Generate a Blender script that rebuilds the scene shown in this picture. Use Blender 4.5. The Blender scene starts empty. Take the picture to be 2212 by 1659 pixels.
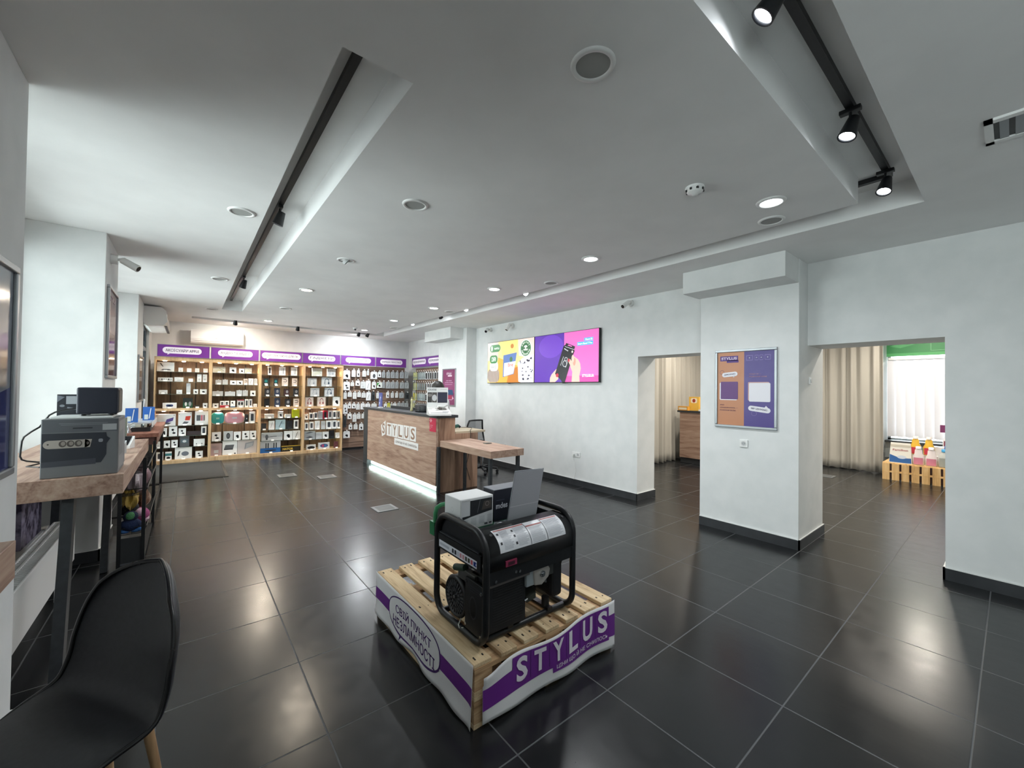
import bpy, math, random
from mathutils import Vector, Matrix
random.seed(7)
C = bpy.context.scene.collection
SC = bpy.context.scene
R = math.radians

# ---------------------------------------------------------------- camera (fitted to the vanishing points of the tiles, walls and signs)
FPX, YAW, PIT, ROL, EYE = 873.0986, 0.677825825, 0.0143151203, 0.0129447195, 1.5424
_f = Vector((math.sin(YAW)*math.cos(PIT), math.cos(YAW)*math.cos(PIT), math.sin(PIT)))
_r0 = Vector((math.cos(YAW), -math.sin(YAW), 0)); _u0 = _r0.cross(_f)
_r = _r0*math.cos(ROL)+_u0*math.sin(ROL); _u = -_r0*math.sin(ROL)+_u0*math.cos(ROL)
cam = bpy.data.objects.new('camera', bpy.data.cameras.new('camera')); C.objects.link(cam)
cam.matrix_world = Matrix(((_r.x, _u.x, -_f.x, 0), (_r.y, _u.y, -_f.y, 0), (_r.z, _u.z, -_f.z, EYE), (0, 0, 0, 1)))
cam.data.sensor_fit = 'HORIZONTAL'; cam.data.sensor_width = 36; cam.data.lens = 36*FPX/2212
cam.data.clip_start = 0.02; cam.data.clip_end = 200
SC.camera = cam

# ---------------------------------------------------------------- world, exposure
wd = bpy.data.worlds.new('sky'); SC.world = wd; wd.use_nodes = True
bg = wd.node_tree.nodes['Background']; bg.inputs[0].default_value = (0.91, 0.955, 1.0, 1); bg.inputs[1].default_value = 4.7
SC.view_settings.view_transform = 'Standard'; SC.view_settings.look = 'None'
SC.view_settings.gamma = 1; SC.view_settings.use_curve_mapping = False
SC.view_settings.exposure = 0.95

def lamp(name, kind, loc, power, color=(1, 1, 1), size=0.1, parent=None, rot=(0, 0, 0), sizey=None, spread=None, spot=None, blend=0.5, portal=False):
    l = bpy.data.lights.new(name, kind); l.energy = power; l.color = color
    if kind == 'AREA':
        l.shape = 'DISK' if sizey is None else 'RECTANGLE'; l.size = size
        if sizey is not None: l.size_y = sizey
        if spread: l.spread = spread
        l.cycles.is_portal = portal
    else: l.shadow_soft_size = size
    if kind == 'SPOT': l.spot_size = spot; l.spot_blend = blend
    o = bpy.data.objects.new(name, l); C.objects.link(o); o.location = loc; o.rotation_euler = rot
    if parent: o.parent = parent
    return o
DOWN = [(3.17, 1.065), (3.17, 2.69), (3.17, 4.34), (3.17, 6.03), (3.17, 7.685), (3.19, 9.44), (1.265, 6.11), (1.265, 9.5)]
P_DOWN, P_SPOT, P_CAB, P_BACK = 9.0, 11.0, .7, 20.0
# daylight through the shop windows on the left (the first one added, unseen) and the blinds of the side room
for y, h, zc, w in ((-1.4, 1.8, 1.85, 1.9), (3.9, 1.8, 1.85, 2.2), (6.95, 1.8, 1.85, 2.2), (9.72, 2.5, 1.3, 1.1)):
    lamp('daylight', 'AREA', (-1.27, y, zc), 1, size=h, sizey=w, rot=(0, R(-90), 0), portal=True)
lamp('daylight', 'AREA', (11.35, 0.4, 1.6), 1, size=2.2, sizey=2.3, rot=(0, R(90), 0), portal=True)

# ---------------------------------------------------------------- colours and materials
def lin(h):
    h = h.lstrip('#'); v = [int(h[i:i+2], 16)/255 for i in (0, 2, 4)]
    return tuple((c/12.92 if c <= 0.04045 else ((c+0.055)/1.055)**2.4) for c in v)
_M = {}
def M(h, rough=0.5, metal=0.0, emit=0.0, alpha=1.0, trans=0.0, spec=0.5):
    k = (h, rough, metal, emit, alpha, trans, spec)
    if k in _M: return _M[k]
    m = bpy.data.materials.new('paint_'+h); m.use_nodes = True; b = m.node_tree.nodes['Principled BSDF']
    nt = m.node_tree
    c = lin(h); b.inputs['Base Color'].default_value = (*c, 1)
    b.inputs['Roughness'].default_value = rough; b.inputs['Metallic'].default_value = metal
    b.inputs['Specular IOR Level'].default_value = spec
    b.inputs['Alpha'].default_value = alpha; b.inputs['Transmission Weight'].default_value = trans
    if emit: b.inputs['Emission Color'].default_value = (*c, 1); b.inputs['Emission Strength'].default_value = emit
    if not emit and alpha == 1 and not trans:          # a faint procedural unevenness of the gloss
        n = nt.nodes.new('ShaderNodeTexNoise'); n.inputs['Scale'].default_value = 14
        tc = nt.nodes.new('ShaderNodeTexCoord'); nt.links.new(tc.outputs['Object'], n.inputs['Vector'])
        mr = nt.nodes.new('ShaderNodeMapRange'); mr.inputs[3].default_value = max(0, rough-.06); mr.inputs[4].default_value = min(1, rough+.06)
        nt.links.new(n.outputs['Fac'], mr.inputs[0]); nt.links.new(mr.outputs[0], b.inputs['Roughness'])
    _M[k] = m; return m
def nodes(name):
    m = bpy.data.materials.new(name); m.use_nodes = True
    nt = m.node_tree; return m, nt, nt.nodes['Principled BSDF'], nt.nodes.new, nt.links.new
def noisy(name, c1, c2, scale=4, stretch=(1, 1, 1), rough=0.6, bump=0.0, detail=4, metal=0, spec=0.5, lo=.35, hi=.65):
    m, nt, b, N, L = nodes(name)
    tc = N('ShaderNodeTexCoord'); mp = N('ShaderNodeMapping'); mp.inputs['Scale'].default_value = stretch
    L(tc.outputs['Object'], mp.inputs[0]); n = N('ShaderNodeTexNoise'); n.inputs['Scale'].default_value = scale; n.inputs['Detail'].default_value = detail
    L(mp.outputs[0], n.inputs['Vector']); cr = N('ShaderNodeValToRGB')
    cr.color_ramp.elements[0].position = lo; cr.color_ramp.elements[1].position = hi
    cr.color_ramp.elements[0].color = (*lin(c1), 1); cr.color_ramp.elements[1].color = (*lin(c2), 1)
    L(n.outputs['Fac'], cr.inputs[0]); L(cr.outputs[0], b.inputs['Base Color'])
    b.inputs['Roughness'].default_value = rough; b.inputs['Metallic'].default_value = metal; b.inputs['Specular IOR Level'].default_value = spec
    if bump:
        bp = N('ShaderNodeBump'); bp.inputs['Strength'].default_value = bump; bp.inputs['Distance'].default_value = 0.01
        L(n.outputs['Fac'], bp.inputs['Height']); L(bp.outputs[0], b.inputs['Normal'])
    return m
def wood(name, c1, c2, c3, axis, rough=0.55, s=1.0):
    """grain runs along axis (0,1,2); three tones"""
    m, nt, b, N, L = nodes(name)
    st = [9*s, 9*s, 9*s]; st[axis] = 1.1*s
    tc = N('ShaderNodeTexCoord'); mp = N('ShaderNodeMapping'); mp.inputs['Scale'].default_value = st; L(tc.outputs['Object'], mp.inputs[0])
    n1 = N('ShaderNodeTexNoise'); n1.inputs['Scale'].default_value = 1.3; n1.inputs['Detail'].default_value = 6; n1.inputs['Distortion'].default_value = 1.2; L(mp.outputs[0], n1.inputs['Vector'])
    mp2 = N('ShaderNodeMapping'); st2 = [45*s]*3; st2[axis] = 2.2*s; mp2.inputs['Scale'].default_value = st2; L(tc.outputs['Object'], mp2.inputs[0])
    n2 = N('ShaderNodeTexNoise'); n2.inputs['Scale'].default_value = 2; n2.inputs['Detail'].default_value = 3; L(mp2.outputs[0], n2.inputs['Vector'])
    ad = N('ShaderNodeMath'); ad.operation = 'MULTIPLY_ADD'; L(n2.outputs['Fac'], ad.inputs[0]); ad.inputs[1].default_value = 0.35
    ml = N('ShaderNodeMath'); ml.operation = 'MULTIPLY'; ml.inputs[1].default_value = 0.72; L(n1.outputs['Fac'], ml.inputs[0]); L(ml.outputs[0], ad.inputs[2])
    cr = N('ShaderNodeValToRGB'); e = cr.color_ramp.elements
    e[0].position = .36; e[0].color = (*lin(c1), 1); e[1].position = .7; e[1].color = (*lin(c3), 1)
    k = e.new(.5); k.color = (*lin(c2), 1)
    L(ad.outputs[0], cr.inputs[0]); L(cr.outputs[0], b.inputs['Base Color']); b.inputs['Roughness'].default_value = rough
    bp = N('ShaderNodeBump'); bp.inputs['Strength'].default_value = 0.12; bp.inputs['Distance'].default_value = 0.004
    L(n2.outputs['Fac'], bp.inputs['Height']); L(bp.outputs[0], b.inputs['Normal'])
    return m
def floor_material():
    m, nt, b, N, L = nodes('dark_tiles')
    tc = N('ShaderNodeTexCoord'); sp = N('ShaderNodeSeparateXYZ'); L(tc.outputs['Object'], sp.inputs[0])
    def ma(op, a, bb=None, c=None):
        n = N('ShaderNodeMath'); n.operation = op
        for i, v in enumerate((a, bb, c)):
            if v is None: continue
            if isinstance(v, (int, float)): n.inputs[i].default_value = v
            else: L(v, n.inputs[i])
        return n.outputs[0]
    T = 0.6; ed = []; cells = []
    for out, ph in (('X', 0.52), ('Y', 0.1195)):
        t = ma('DIVIDE', ma('SUBTRACT', sp.outputs[out], ph), T)
        fr = ma('FRACT', t); cells.append(ma('FLOOR', t))
        ed.append(ma('MINIMUM', fr, ma('SUBTRACT', 1.0, fr)))
    d = ma('MULTIPLY', ma('MINIMUM', ed[0], ed[1]), T)
    g = N('ShaderNodeMapRange'); g.inputs[1].default_value = 0.0018; g.inputs[2].default_value = 0.0040; L(d, g.inputs[0])   # 0 in the joint, 1 on the tile
    cb = N('ShaderNodeCombineXYZ'); L(cells[0], cb.inputs[0]); L(cells[1], cb.inputs[1])
    wn = N('ShaderNodeTexWhiteNoise'); L(cb.outputs[0], wn.inputs['Vector'])
    n = N('ShaderNodeTexNoise'); n.inputs['Scale'].default_value = 3.5; n.inputs['Detail'].default_value = 6; L(tc.outputs['Object'], n.inputs['Vector'])
    mix = ma('ADD', ma('MULTIPLY', wn.outputs['Value'], .35), ma('MULTIPLY', n.outputs['Fac'], .65))
    cr = N('ShaderNodeValToRGB'); e = cr.color_ramp.elements
    e[0].position = .25; e[0].color = (*lin('18191b'), 1); e[1].position = .8; e[1].color = (*lin('222426'), 1); L(mix, cr.inputs[0])
    mc = N('ShaderNodeMix'); mc.data_type = 'RGBA'; L(g.outputs[0], mc.inputs[0]); mc.inputs[6].default_value = (*lin('5a5c5e'), 1); L(cr.outputs[0], mc.inputs[7])
    L(mc.outputs[2], b.inputs['Base Color'])
    n3 = N('ShaderNodeTexNoise'); n3.inputs['Scale'].default_value = 9; n3.inputs['Detail'].default_value = 5; L(tc.outputs['Object'], n3.inputs['Vector'])
    rr = N('ShaderNodeMapRange'); rr.inputs[3].default_value = .17; rr.inputs[4].default_value = .31; L(n3.outputs['Fac'], rr.inputs[0])
    rm = N('ShaderNodeMix'); L(g.outputs[0], rm.inputs[0]); rm.inputs[2].default_value = .7; L(rr.outputs[0], rm.inputs[3]); L(rm.outputs[0], b.inputs['Roughness'])
    b.inputs['Specular IOR Level'].default_value = 0.42
    mp = N('ShaderNodeMapping'); mp.inputs['Scale'].default_value = (9, 4, 6); L(tc.outputs['Object'], mp.inputs[0])
    n4 = N('ShaderNodeTexNoise'); n4.inputs['Scale'].default_value = 1.6; n4.inputs['Detail'].default_value = 5; L(mp.outputs[0], n4.inputs['Vector'])
    b1 = N('ShaderNodeBump'); b1.inputs['Strength'].default_value = .06; b1.inputs['Distance'].default_value = .01; L(n4.outputs['Fac'], b1.inputs['Height'])
    b2 = N('ShaderNodeBump'); b2.inputs['Strength'].default_value = .5; b2.inputs['Distance'].default_value = .002; L(g.outputs[0], b2.inputs['Height']); L(b1.outputs[0], b2.inputs['Normal'])
    L(b2.outputs[0], b.inputs['Normal'])
    return m
WALL = noisy('white_wall_paint', 'dfe1e0', 'e6e7e6', scale=5, rough=.85, bump=.0, spec=.25)
CEIL = noisy('white_ceiling_paint', 'ebebea', 'f0f0ef', scale=3, rough=.75, spec=.3)
FLOOR = floor_material()
OAKX = wood('oak_laminate_x', '866557', 'aa8b79', 'bfa592', 0)
OAKY = wood('oak_laminate_y', '866557', 'aa8b79', 'bfa592', 1)
OAKZ = wood('oak_laminate_z', '7c5c4a', '9f7d66', 'b4927a', 2)
OAKC = wood('oak_cabinet_edge', 'a98663', 'c4a37c', 'd6b991', 2, s=.8)
PINE = wood('pallet_pine', 'a58a6a', 'cbb08a', 'e0cba6', 1, rough=.8, s=1.3)
PINEX = wood('pallet_pine_cross', '8d6d50', 'b08d68', 'cdb08a', 0, rough=.8, s=1.3)
CRATE = wood('crate_pine', 'b08a58', 'd6ad74', 'e9c994', 2, rough=.7)
BACKP = wood('brown_back_panel', '5c483c', '7a6253', '937a68', 2, rough=.6)
SLATW = wood('brown_slat_wall', '6c5548', '8a7060', 'a08672', 0, rough=.6)
BLACKM = noisy('black_powder_coat', '0e1013', '15171b', scale=40, rough=.42, spec=.5)
BLACKP = noisy('black_plastic', '121316', '1a1b1f', scale=30, rough=.5)
GREYM = noisy('graphite_metal', '34373b', '3c4044', scale=30, rough=.45, metal=.2)
SKIRT = noisy('dark_skirting_tile', '2b2d30', '35373a', scale=8, rough=.45)
WHITE = M('e8e8e6', .45); GLOSSW = M('ededeb', .2); STEEL = M('b9bcc0', .25, 1.0); ALU = M('a9adb0', .38, .85)
PURPLE = M('6f2f8c', .4); DARKP = M('4a2a6e', .5)
PAPER = M('e9e7e8', .6)
GLASS, _nt, _b, _N, _L = nodes('clear_glass')
_t = _N('ShaderNodeBsdfTransparent'); _g = _N('ShaderNodeBsdfGlossy'); _g.inputs['Roughness'].default_value = .04
_x = _N('ShaderNodeMixShader'); _fr = _N('ShaderNodeFresnel'); _fr.inputs[0].default_value = 1.35
_t.inputs[0].default_value = (.93, .97, .95, 1)
_L(_fr.outputs[0], _x.inputs[0]); _L(_t.outputs[0], _x.inputs[1]); _L(_g.outputs[0], _x.inputs[2]); _L(_x.outputs[0], _nt.nodes['Material Output'].inputs[0])
def cloth(name, c, transl=.35):
    m, nt, b, N, L = nodes(name)
    d = N('ShaderNodeBsdfDiffuse'); d.inputs[0].default_value = (*lin(c), 1); t = N('ShaderNodeBsdfTranslucent'); t.inputs[0].default_value = (*lin(c), 1)
    n = N('ShaderNodeTexNoise'); n.inputs['Scale'].default_value = 220; bp = N('ShaderNodeBump'); bp.inputs['Strength'].default_value = .15; L(n.outputs['Fac'], bp.inputs['Height']); L(bp.outputs[0], d.inputs['Normal'])
    x = N('ShaderNodeMixShader'); x.inputs[0].default_value = transl; L(d.outputs[0], x.inputs[1]); L(t.outputs[0], x.inputs[2]); L(x.outputs[0], nt.nodes['Material Output'].inputs[0])
    return m
LINEN = cloth('beige_linen', 'bfbab0', .12); BLIND = cloth('white_blind', 'd8d6da', .07)

# ---------------------------------------------------------------- mesh builder
class MB:
    def __init__(s, o=(0, 0, 0)): s.o = Vector(o); s.v = []; s.f = []; s.m = []; s.s = []; s.mats = []
    def mi(s, m):
        if m not in s.mats: s.mats.append(m)
        return s.mats.index(m)
    def add(s, vs, fs, m, smooth=False):
        b = len(s.v); i = s.mi(m); s.v += [tuple(Vector(v)-s.o) for v in vs]
        for f in fs: s.f.append(tuple(b+k for k in f)); s.m.append(i); s.s.append(smooth)
        return s
    def box(s, x0, x1, y0, y1, z0, z1, m):
        return s.add([(x0,y0,z0),(x1,y0,z0),(x1,y1,z0),(x0,y1,z0),(x0,y0,z1),(x1,y0,z1),(x1,y1,z1),(x0,y1,z1)],
                     [(0,3,2,1),(4,5,6,7),(0,1,5,4),(1,2,6,5),(2,3,7,6),(3,0,4,7)], m)
    def hexa(s, pts, m): return s.add(pts, [(0,3,2,1),(4,5,6,7),(0,1,5,4),(1,2,6,5),(2,3,7,6),(3,0,4,7)], m)
    def poly(s, pts, m): return s.add(pts, [tuple(range(len(pts)))], m)
    def bar(s, p0, p1, w, h, m, up=(0, 0, 1)):
        p0, p1 = Vector(p0), Vector(p1); d = (p1-p0).normalized(); u = Vector(up)
        if abs(d.dot(u)) > .98: u = Vector((1, 0, 0))
        a = d.cross(u).normalized(); u = a.cross(d).normalized(); q = []
        for p in (p0, p1):
            for i, j in ((-1,-1),(1,-1),(1,1),(-1,1)): q.append(p+a*(i*w/2)+u*(j*h/2))
        return s.add(q, [(0,1,2,3),(7,6,5,4),(0,4,5,1),(1,5,6,2),(2,6,7,3),(3,7,4,0)], m)
    def cyl(s, p0, p1, r0, m, r1=None, n=20, caps=True, smooth=True):
        p0, p1 = Vector(p0), Vector(p1); r1 = r0 if r1 is None else r1; d = (p1-p0).normalized()
        a = d.orthogonal().normalized(); b = d.cross(a); vs = []
        for p, r in ((p0, r0), (p1, r1)):
            for k in range(n): t = 2*math.pi*k/n; vs.append(p+a*(r*math.cos(t))+b*(r*math.sin(t)))
        s.add(vs, [(k, (k+1) % n, n+(k+1) % n, n+k) for k in range(n)], m, smooth)
        if caps: s.add(vs, [tuple(range(n))[::-1], tuple(range(n, 2*n))], m)
        return s
    def tube(s, path, r, m, n=10, closed=False, caps=True, ry=None):
        P = [Vector(p) for p in path]; L = len(P); vs = []; ref = None; ry = ry or r
        for i in range(L):
            if closed: d = (P[(i+1) % L]-P[i-1]).normalized()
            else: d = (P[min(i+1, L-1)]-P[max(i-1, 0)]).normalized()
            if ref is None: ref = d.orthogonal().normalized()
            ref = (ref-d*ref.dot(d)).normalized(); b = d.cross(ref); rr = r[i] if isinstance(r, (list, tuple)) else r
            for k in range(n): t = 2*math.pi*k/n; vs.append(P[i]+ref*(rr*math.cos(t))+b*((ry if not isinstance(r, (list, tuple)) else rr)*math.sin(t)))
        fs = []
        for i in range(L if closed else L-1):
            j = (i+1) % L
            for k in range(n): fs.append((i*n+k, i*n+(k+1) % n, j*n+(k+1) % n, j*n+k))
        s.add(vs, fs, m, True)
        if caps and not closed: s.add(vs, [tuple(range(n))[::-1], tuple(range((L-1)*n, L*n))], m)
        return s
    def lathe(s, prof, c, m, n=24, axis=(0, 0, 1), smooth=True, sx=1, sy=1):
        c = Vector(c); d = Vector(axis).normalized(); a = d.orthogonal().normalized() if abs(d.z) < .99 else Vector((1, 0, 0)); b = d.cross(a); vs = []
        for r, z in prof:
            for k in range(n): t = 2*math.pi*k/n; vs.append(c+d*z+a*(r*sx*math.cos(t))+b*(r*sy*math.sin(t)))
        fs = [(i*n+k, i*n+(k+1) % n, (i+1)*n+(k+1) % n, (i+1)*n+k) for i in range(len(prof)-1) for k in range(n)]
        return s.add(vs, fs, m, smooth)
    def grid(s, fn, nu, nv, m, smooth=True, thick=0):
        vs = [fn(i/nu, j/nv) for j in range(nv+1) for i in range(nu+1)]
        fs = [(j*(nu+1)+i, j*(nu+1)+i+1, (j+1)*(nu+1)+i+1, (j+1)*(nu+1)+i) for j in range(nv) for i in range(nu)]
        return s.add(vs, fs, m, smooth)
    def build(s, name, parent=None, bevel=0, seg=2, solid=0, sub=0, shade=False):
        me = bpy.data.meshes.new(name); me.from_pydata(s.v, [], s.f)
        for m in s.mats: me.materials.append(m)
        me.polygons.foreach_set('material_index', s.m); me.polygons.foreach_set('use_smooth', s.s); me.update()
        o = bpy.data.objects.new(name, me); C.objects.link(o)
        if parent: o.parent = parent
        else: o.location = s.o
        if solid: d = o.modifiers.new('solid', 'SOLIDIFY'); d.thickness = solid; d.offset = 0
        if sub: d = o.modifiers.new('sub', 'SUBSURF'); d.levels = d.render_levels = sub
        if bevel: d = o.modifiers.new('bevel', 'BEVEL'); d.width = bevel; d.segments = seg; d.limit_method = 'ANGLE'; d.angle_limit = R(50)
        return o
class Pl:
    """a flat drawing surface: origin, right and up vectors; shapes are laid on it, dz off the surface"""
    def __init__(s, mb, o, r, u, fn=None):
        s.mb = mb; s.o = Vector(o); s.r = Vector(r).normalized(); s.u = Vector(u).normalized(); s.n = s.r.cross(s.u); s.fn = fn
    def P(s, x, y, dz=0):
        if s.fn: return s.fn(x, y, dz)
        return s.o+s.r*x+s.u*y+s.n*dz
    def poly(s, pts, m, dz=.001): s.mb.poly([s.P(x, y, dz) for x, y in pts], m); return s
    def rect(s, x0, x1, y0, y1, m, dz=.001): return s.poly([(x0,y0),(x1,y0),(x1,y1),(x0,y1)], m, dz)
    def ell(s, cx, cy, rx, ry, m, dz=.001, n=24, a0=0, a1=2*math.pi):
        full = abs(a1-a0) > 6.28; k = n if full else n+1
        return s.poly([(cx+rx*math.cos(a0+(a1-a0)*i/n), cy+ry*math.sin(a0+(a1-a0)*i/n)) for i in range(k)], m, dz)
    def rr(s, x0, x1, y0, y1, r, m, dz=.001, n=6):
        r = min(r, (x1-x0)/2, (y1-y0)/2); pts = []
        for cx, cy, a in ((x1-r, y1-r, 0), (x0+r, y1-r, 1), (x0+r, y0+r, 2), (x1-r, y0+r, 3)):
            for i in range(n+1): t = (a+i/n)*math.pi/2; pts.append((cx+r*math.cos(t), cy+r*math.sin(t)))
        return s.poly(pts, m, dz)
    def ring(s, cx, cy, r, w, m, dz=.001, n=24, a0=0, a1=2*math.pi, ry=None):
        ry = ry or r; k = r and ry/r
        for i in range(n):
            t0 = a0+(a1-a0)*i/n; t1 = a0+(a1-a0)*(i+1)/n; q = []
            for t, rr in ((t0, r-w/2), (t0, r+w/2), (t1, r+w/2), (t1, r-w/2)): q.append((cx+rr*math.cos(t), cy+k*rr*math.sin(t)))
            s.poly(q[::-1] if (a1 < a0) else q, m, dz)
        return s
    def line(s, x0, y0, x1, y1, w, m, dz=.001):
        d = math.hypot(x1-x0, y1-y0); nx, ny = -(y1-y0)/d*w/2, (x1-x0)/d*w/2
        return s.poly([(x0-nx,y0-ny),(x1-nx,y1-ny),(x1+nx,y1+ny),(x0+nx,y0+ny)], m, dz)
    def text(s, t, cx, cy, m, w=None, h=None, dz=.0015, bold=.0, rot=0, left=False):
        vs, fs = glyphs(t, bold)
        if not vs: return s
        x0 = min(v[0] for v in vs); x1 = max(v[0] for v in vs); y0 = min(v[1] for v in vs); y1 = max(v[1] for v in vs)
        sx = w/(x1-x0) if w else None; sy = h/(y1-y0) if h else None
        if sx is None: sx = sy
        if sy is None: sy = sx
        c, sn = math.cos(rot), math.sin(rot); pts = []
        for x, y in vs:
            X = (x-x0)*sx if left else (x-(x0+x1)/2)*sx; Y = (y-(y0+y1)/2)*sy
            pts.append(s.P(cx+X*c-Y*sn, cy+X*sn+Y*c, dz))
        s.mb.add(pts, fs, m); return s
_G = {}
def glyphs(t, bold):
    k = (t, bold)
    if k not in _G:
        cu = bpy.data.curves.new('t', 'FONT'); cu.body = t; cu.offset = bold; cu.resolution_u = 3
        o = bpy.data.objects.new('t', cu); C.objects.link(o)
        me = bpy.data.meshes.new_from_object(o.evaluated_get(bpy.context.evaluated_depsgraph_get()))
        _G[k] = ([(v.co.x, v.co.y) for v in me.vertices], [tuple(p.vertices) for p in me.polygons])
        bpy.data.objects.remove(o); bpy.data.curves.remove(cu); bpy.data.meshes.remove(me)
    return _G[k]

def tag(o, label, cat, group=None, kind=None):
    o['label'] = label; o['category'] = cat
    if group: o['group'] = group
    if kind: o['kind'] = kind
    return o
def thing(name, label, cat, loc=(0, 0, 0), rz=0, group=None):
    o = bpy.data.objects.new(name, None); C.objects.link(o); o.location = loc; o.rotation_euler = (0, 0, rz); o.empty_display_size = .1
    return tag(o, label, cat, group)
def struct(name, mb, label=None, bevel=0):
    o = mb.build(name, bevel=bevel); o['kind'] = 'structure'
    if label: o['label'] = label
    return o
def sub(o, name, mb, **k): return mb.build(name, o, **k)
# where a sight line through the photograph meets a plane of the room (x, y in the 2212 x 1659 frame)
def ray(x, y): return _f+_r*((x-1106)/FPX)-_u*((y-829.5)/FPX)
def onX(x, y, X): d = ray(x, y); t = X/d.x; return Vector((X, d.y*t, EYE+d.z*t))
def onY(x, y, Y): d = ray(x, y); t = Y/d.y; return Vector((d.x*t, Y, EYE+d.z*t))
def onZ(x, y, Z): d = ray(x, y); t = (Z-EYE)/d.z; return Vector((d.x*t, d.y*t, Z))
ORD = ['first', 'second', 'third', 'fourth', 'fifth', 'sixth', 'seventh', 'eighth', 'ninth', 'tenth', 'eleventh', 'twelfth', 'thirteenth', 'fourteenth', 'fifteenth', 'sixteenth', 'seventeenth']
# ================================================================ THE ROOM
ZC = 2.885; XR = 4.983; XC = 4.721; XL = -.575; YB = 11.05; Y0 = -2.6; XO = -1.3
mb = MB(); mb.box(XO, 11.6, Y0, YB+.3, -.1, 0, FLOOR); struct('floor', mb, 'dark grey square floor tiles with fine joints')
# main ceiling with the track slots cut out
SL = [(.453, .752, 1.655, 8.70), (.30, 3.96, .385, .685), (3.66, 3.96, .385, 10.25), (.056, 3.96, 9.96, 10.25)]
mb = MB(); xs = sorted({XO, 5.45} | {s[i] for s in SL for i in (0, 1)}); ys = sorted({Y0, YB} | {s[i] for s in SL for i in (2, 3)}); ZS = 3.07
def inslot(x, y): return any(a < x < b and c < y < d for a, b, c, d in SL)
for i in range(len(xs)-1):
    for j in range(len(ys)-1):
        x0, x1, y0, y1 = xs[i], xs[i+1], ys[j], ys[j+1]; q = inslot((x0+x1)/2, (y0+y1)/2); z = ZS if q else ZC
        mb.poly([(x0,y0,z),(x0,y1,z),(x1,y1,z),(x1,y0,z)], CEIL)
        if q:
            for (px, py, a, b) in ((x0-.01, (y0+y1)/2, (x0,y0), (x0,y1)), (x1+.01, (y0+y1)/2, (x1,y1), (x1,y0)), ((x0+x1)/2, y0-.01, (x1,y0), (x0,y0)), ((x0+x1)/2, y1+.01, (x0,y1), (x1,y1))):
                if not inslot(px, py): mb.poly([(*a,ZC),(*b,ZC),(*b,ZS),(*a,ZS)], CEIL)
mb.box(XO-.1, 5.5, Y0-.1, YB+.1, 3.09, 3.2, CEIL)
struct('ceiling', mb, 'white plasterboard ceiling with recessed slots for the light tracks')
mb = MB(); mb.box(5.45, 11.6, Y0, YB, 2.9, 3.0, CEIL); struct('ceiling_side_room', mb)
mb = MB(); mb.box(XO, 11.6, YB, YB+.1, 0, 3.1, WALL); struct('wall_back', mb, 'white wall behind the lit cabinets')
mb = MB(); mb.box(XO, 11.6, Y0-.1, Y0, 0, 3.1, WALL); struct('wall_front', mb)
# right side: wall with two openings, two columns with boxed beams
mb = MB()
mb.box(XR-.005, 5.412, 3.342, 7.46, 0, ZC, WALL); mb.box(XR-.005, 5.412, 2.32, 3.342, 2.035, ZC, WALL)
mb.box(XR+.005, 5.49, .365, 1.335, 2.038, ZC, WALL); mb.box(XR+.005, 5.49, Y0, .365, 0, ZC, WALL)
mb.box(5.02, 5.412, 8.70, YB, 0, ZC, WALL)
struct('wall_right', mb, 'white wall with two openings into the side room')
mb = MB(); mb.box(XC, 5.52, 1.335, 2.32, 0, ZC, WALL); mb.box(4.35, XC, 1.34, 2.345, 2.645, ZC, WALL)
struct('wall_column_near', mb, 'white column between the two openings with a boxed beam end', bevel=.003)
mb = MB(); mb.box(XC, 5.412, 7.46, 8.70, 0, ZC, WALL); mb.box(4.40, XC, 7.6, 8.8, 2.645, ZC, WALL)
struct('wall_column_far', mb, 'white column left of the television with a boxed beam end', bevel=.003)
# left side: three columns with window niches between them
mb = MB(); mb.box(XO, XL, -.35, 2.765, 0, ZC, WALL); mb.box(XO, XL, Y0, -2.45, 0, ZC, WALL); struct('wall_column_left_near', mb, bevel=.004)  # gap left for an added window niche behind the camera
mb = MB(); mb.box(XO, XL, 5.035, 5.83, 0, ZC, WALL); struct('wall_column_left_middle', mb, bevel=.004)
mb = MB(); mb.box(XO, XL, 8.134, 9.08, 0, ZC, WALL); struct('wall_column_left_far', mb, bevel=.004)
mb = MB(); mb.box(XO, XL, 10.32, YB, 0, ZC, WALL); struct('wall_column_left_corner', mb)
mb = MB()
for a, b in ((-2.45, -.35), (2.765, 5.035), (5.83, 8.134)):  # first niche is added out of view to let in daylight
    mb.box(XO, -1.1, a, b, 0, .92, WALL); mb.box(XO, -1.1, a, b, 2.72, ZC, WALL)
mb.box(XO, -.66, 9.08, 10.32, 2.62, ZC, WALL)
struct('wall_left', mb, 'low parapets and lintels of the window niches')
for i, (a, b) in enumerate(((2.765, 5.035), (5.83, 8.134), (-2.45, -.35))):  # last window and sill are added out of view as a daylight source
    mb = MB(); mb.box(-1.13, -.93, a, b, .92, .955, WHITE); mb.box(-.945, -.925, a, b, .80, .93, WHITE); struct('trim_%d' % (i+1+(i==2)), mb, 'white window sill')
    w = MB(); m = (a+b)/2
    for y in (a, m-.03, b-.06): w.box(-1.22, -1.15, y, y+.06, .955, 2.72, GREYM)
    for z in (.955, 2.66): w.box(-1.22, -1.15, a, b, z, z+.06, GREYM)
    fr = w.build('window_%d' % (i+1+(i==2))); fr['kind'] = 'structure'
    g = MB(); g.box(-1.19, -1.18, a+.06, m-.03, 1.0, 2.66, GLASS); g.box(-1.19, -1.18, m+.03, b-.06, 1.0, 2.66, GLASS); sub(fr, 'pane', g)
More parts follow.
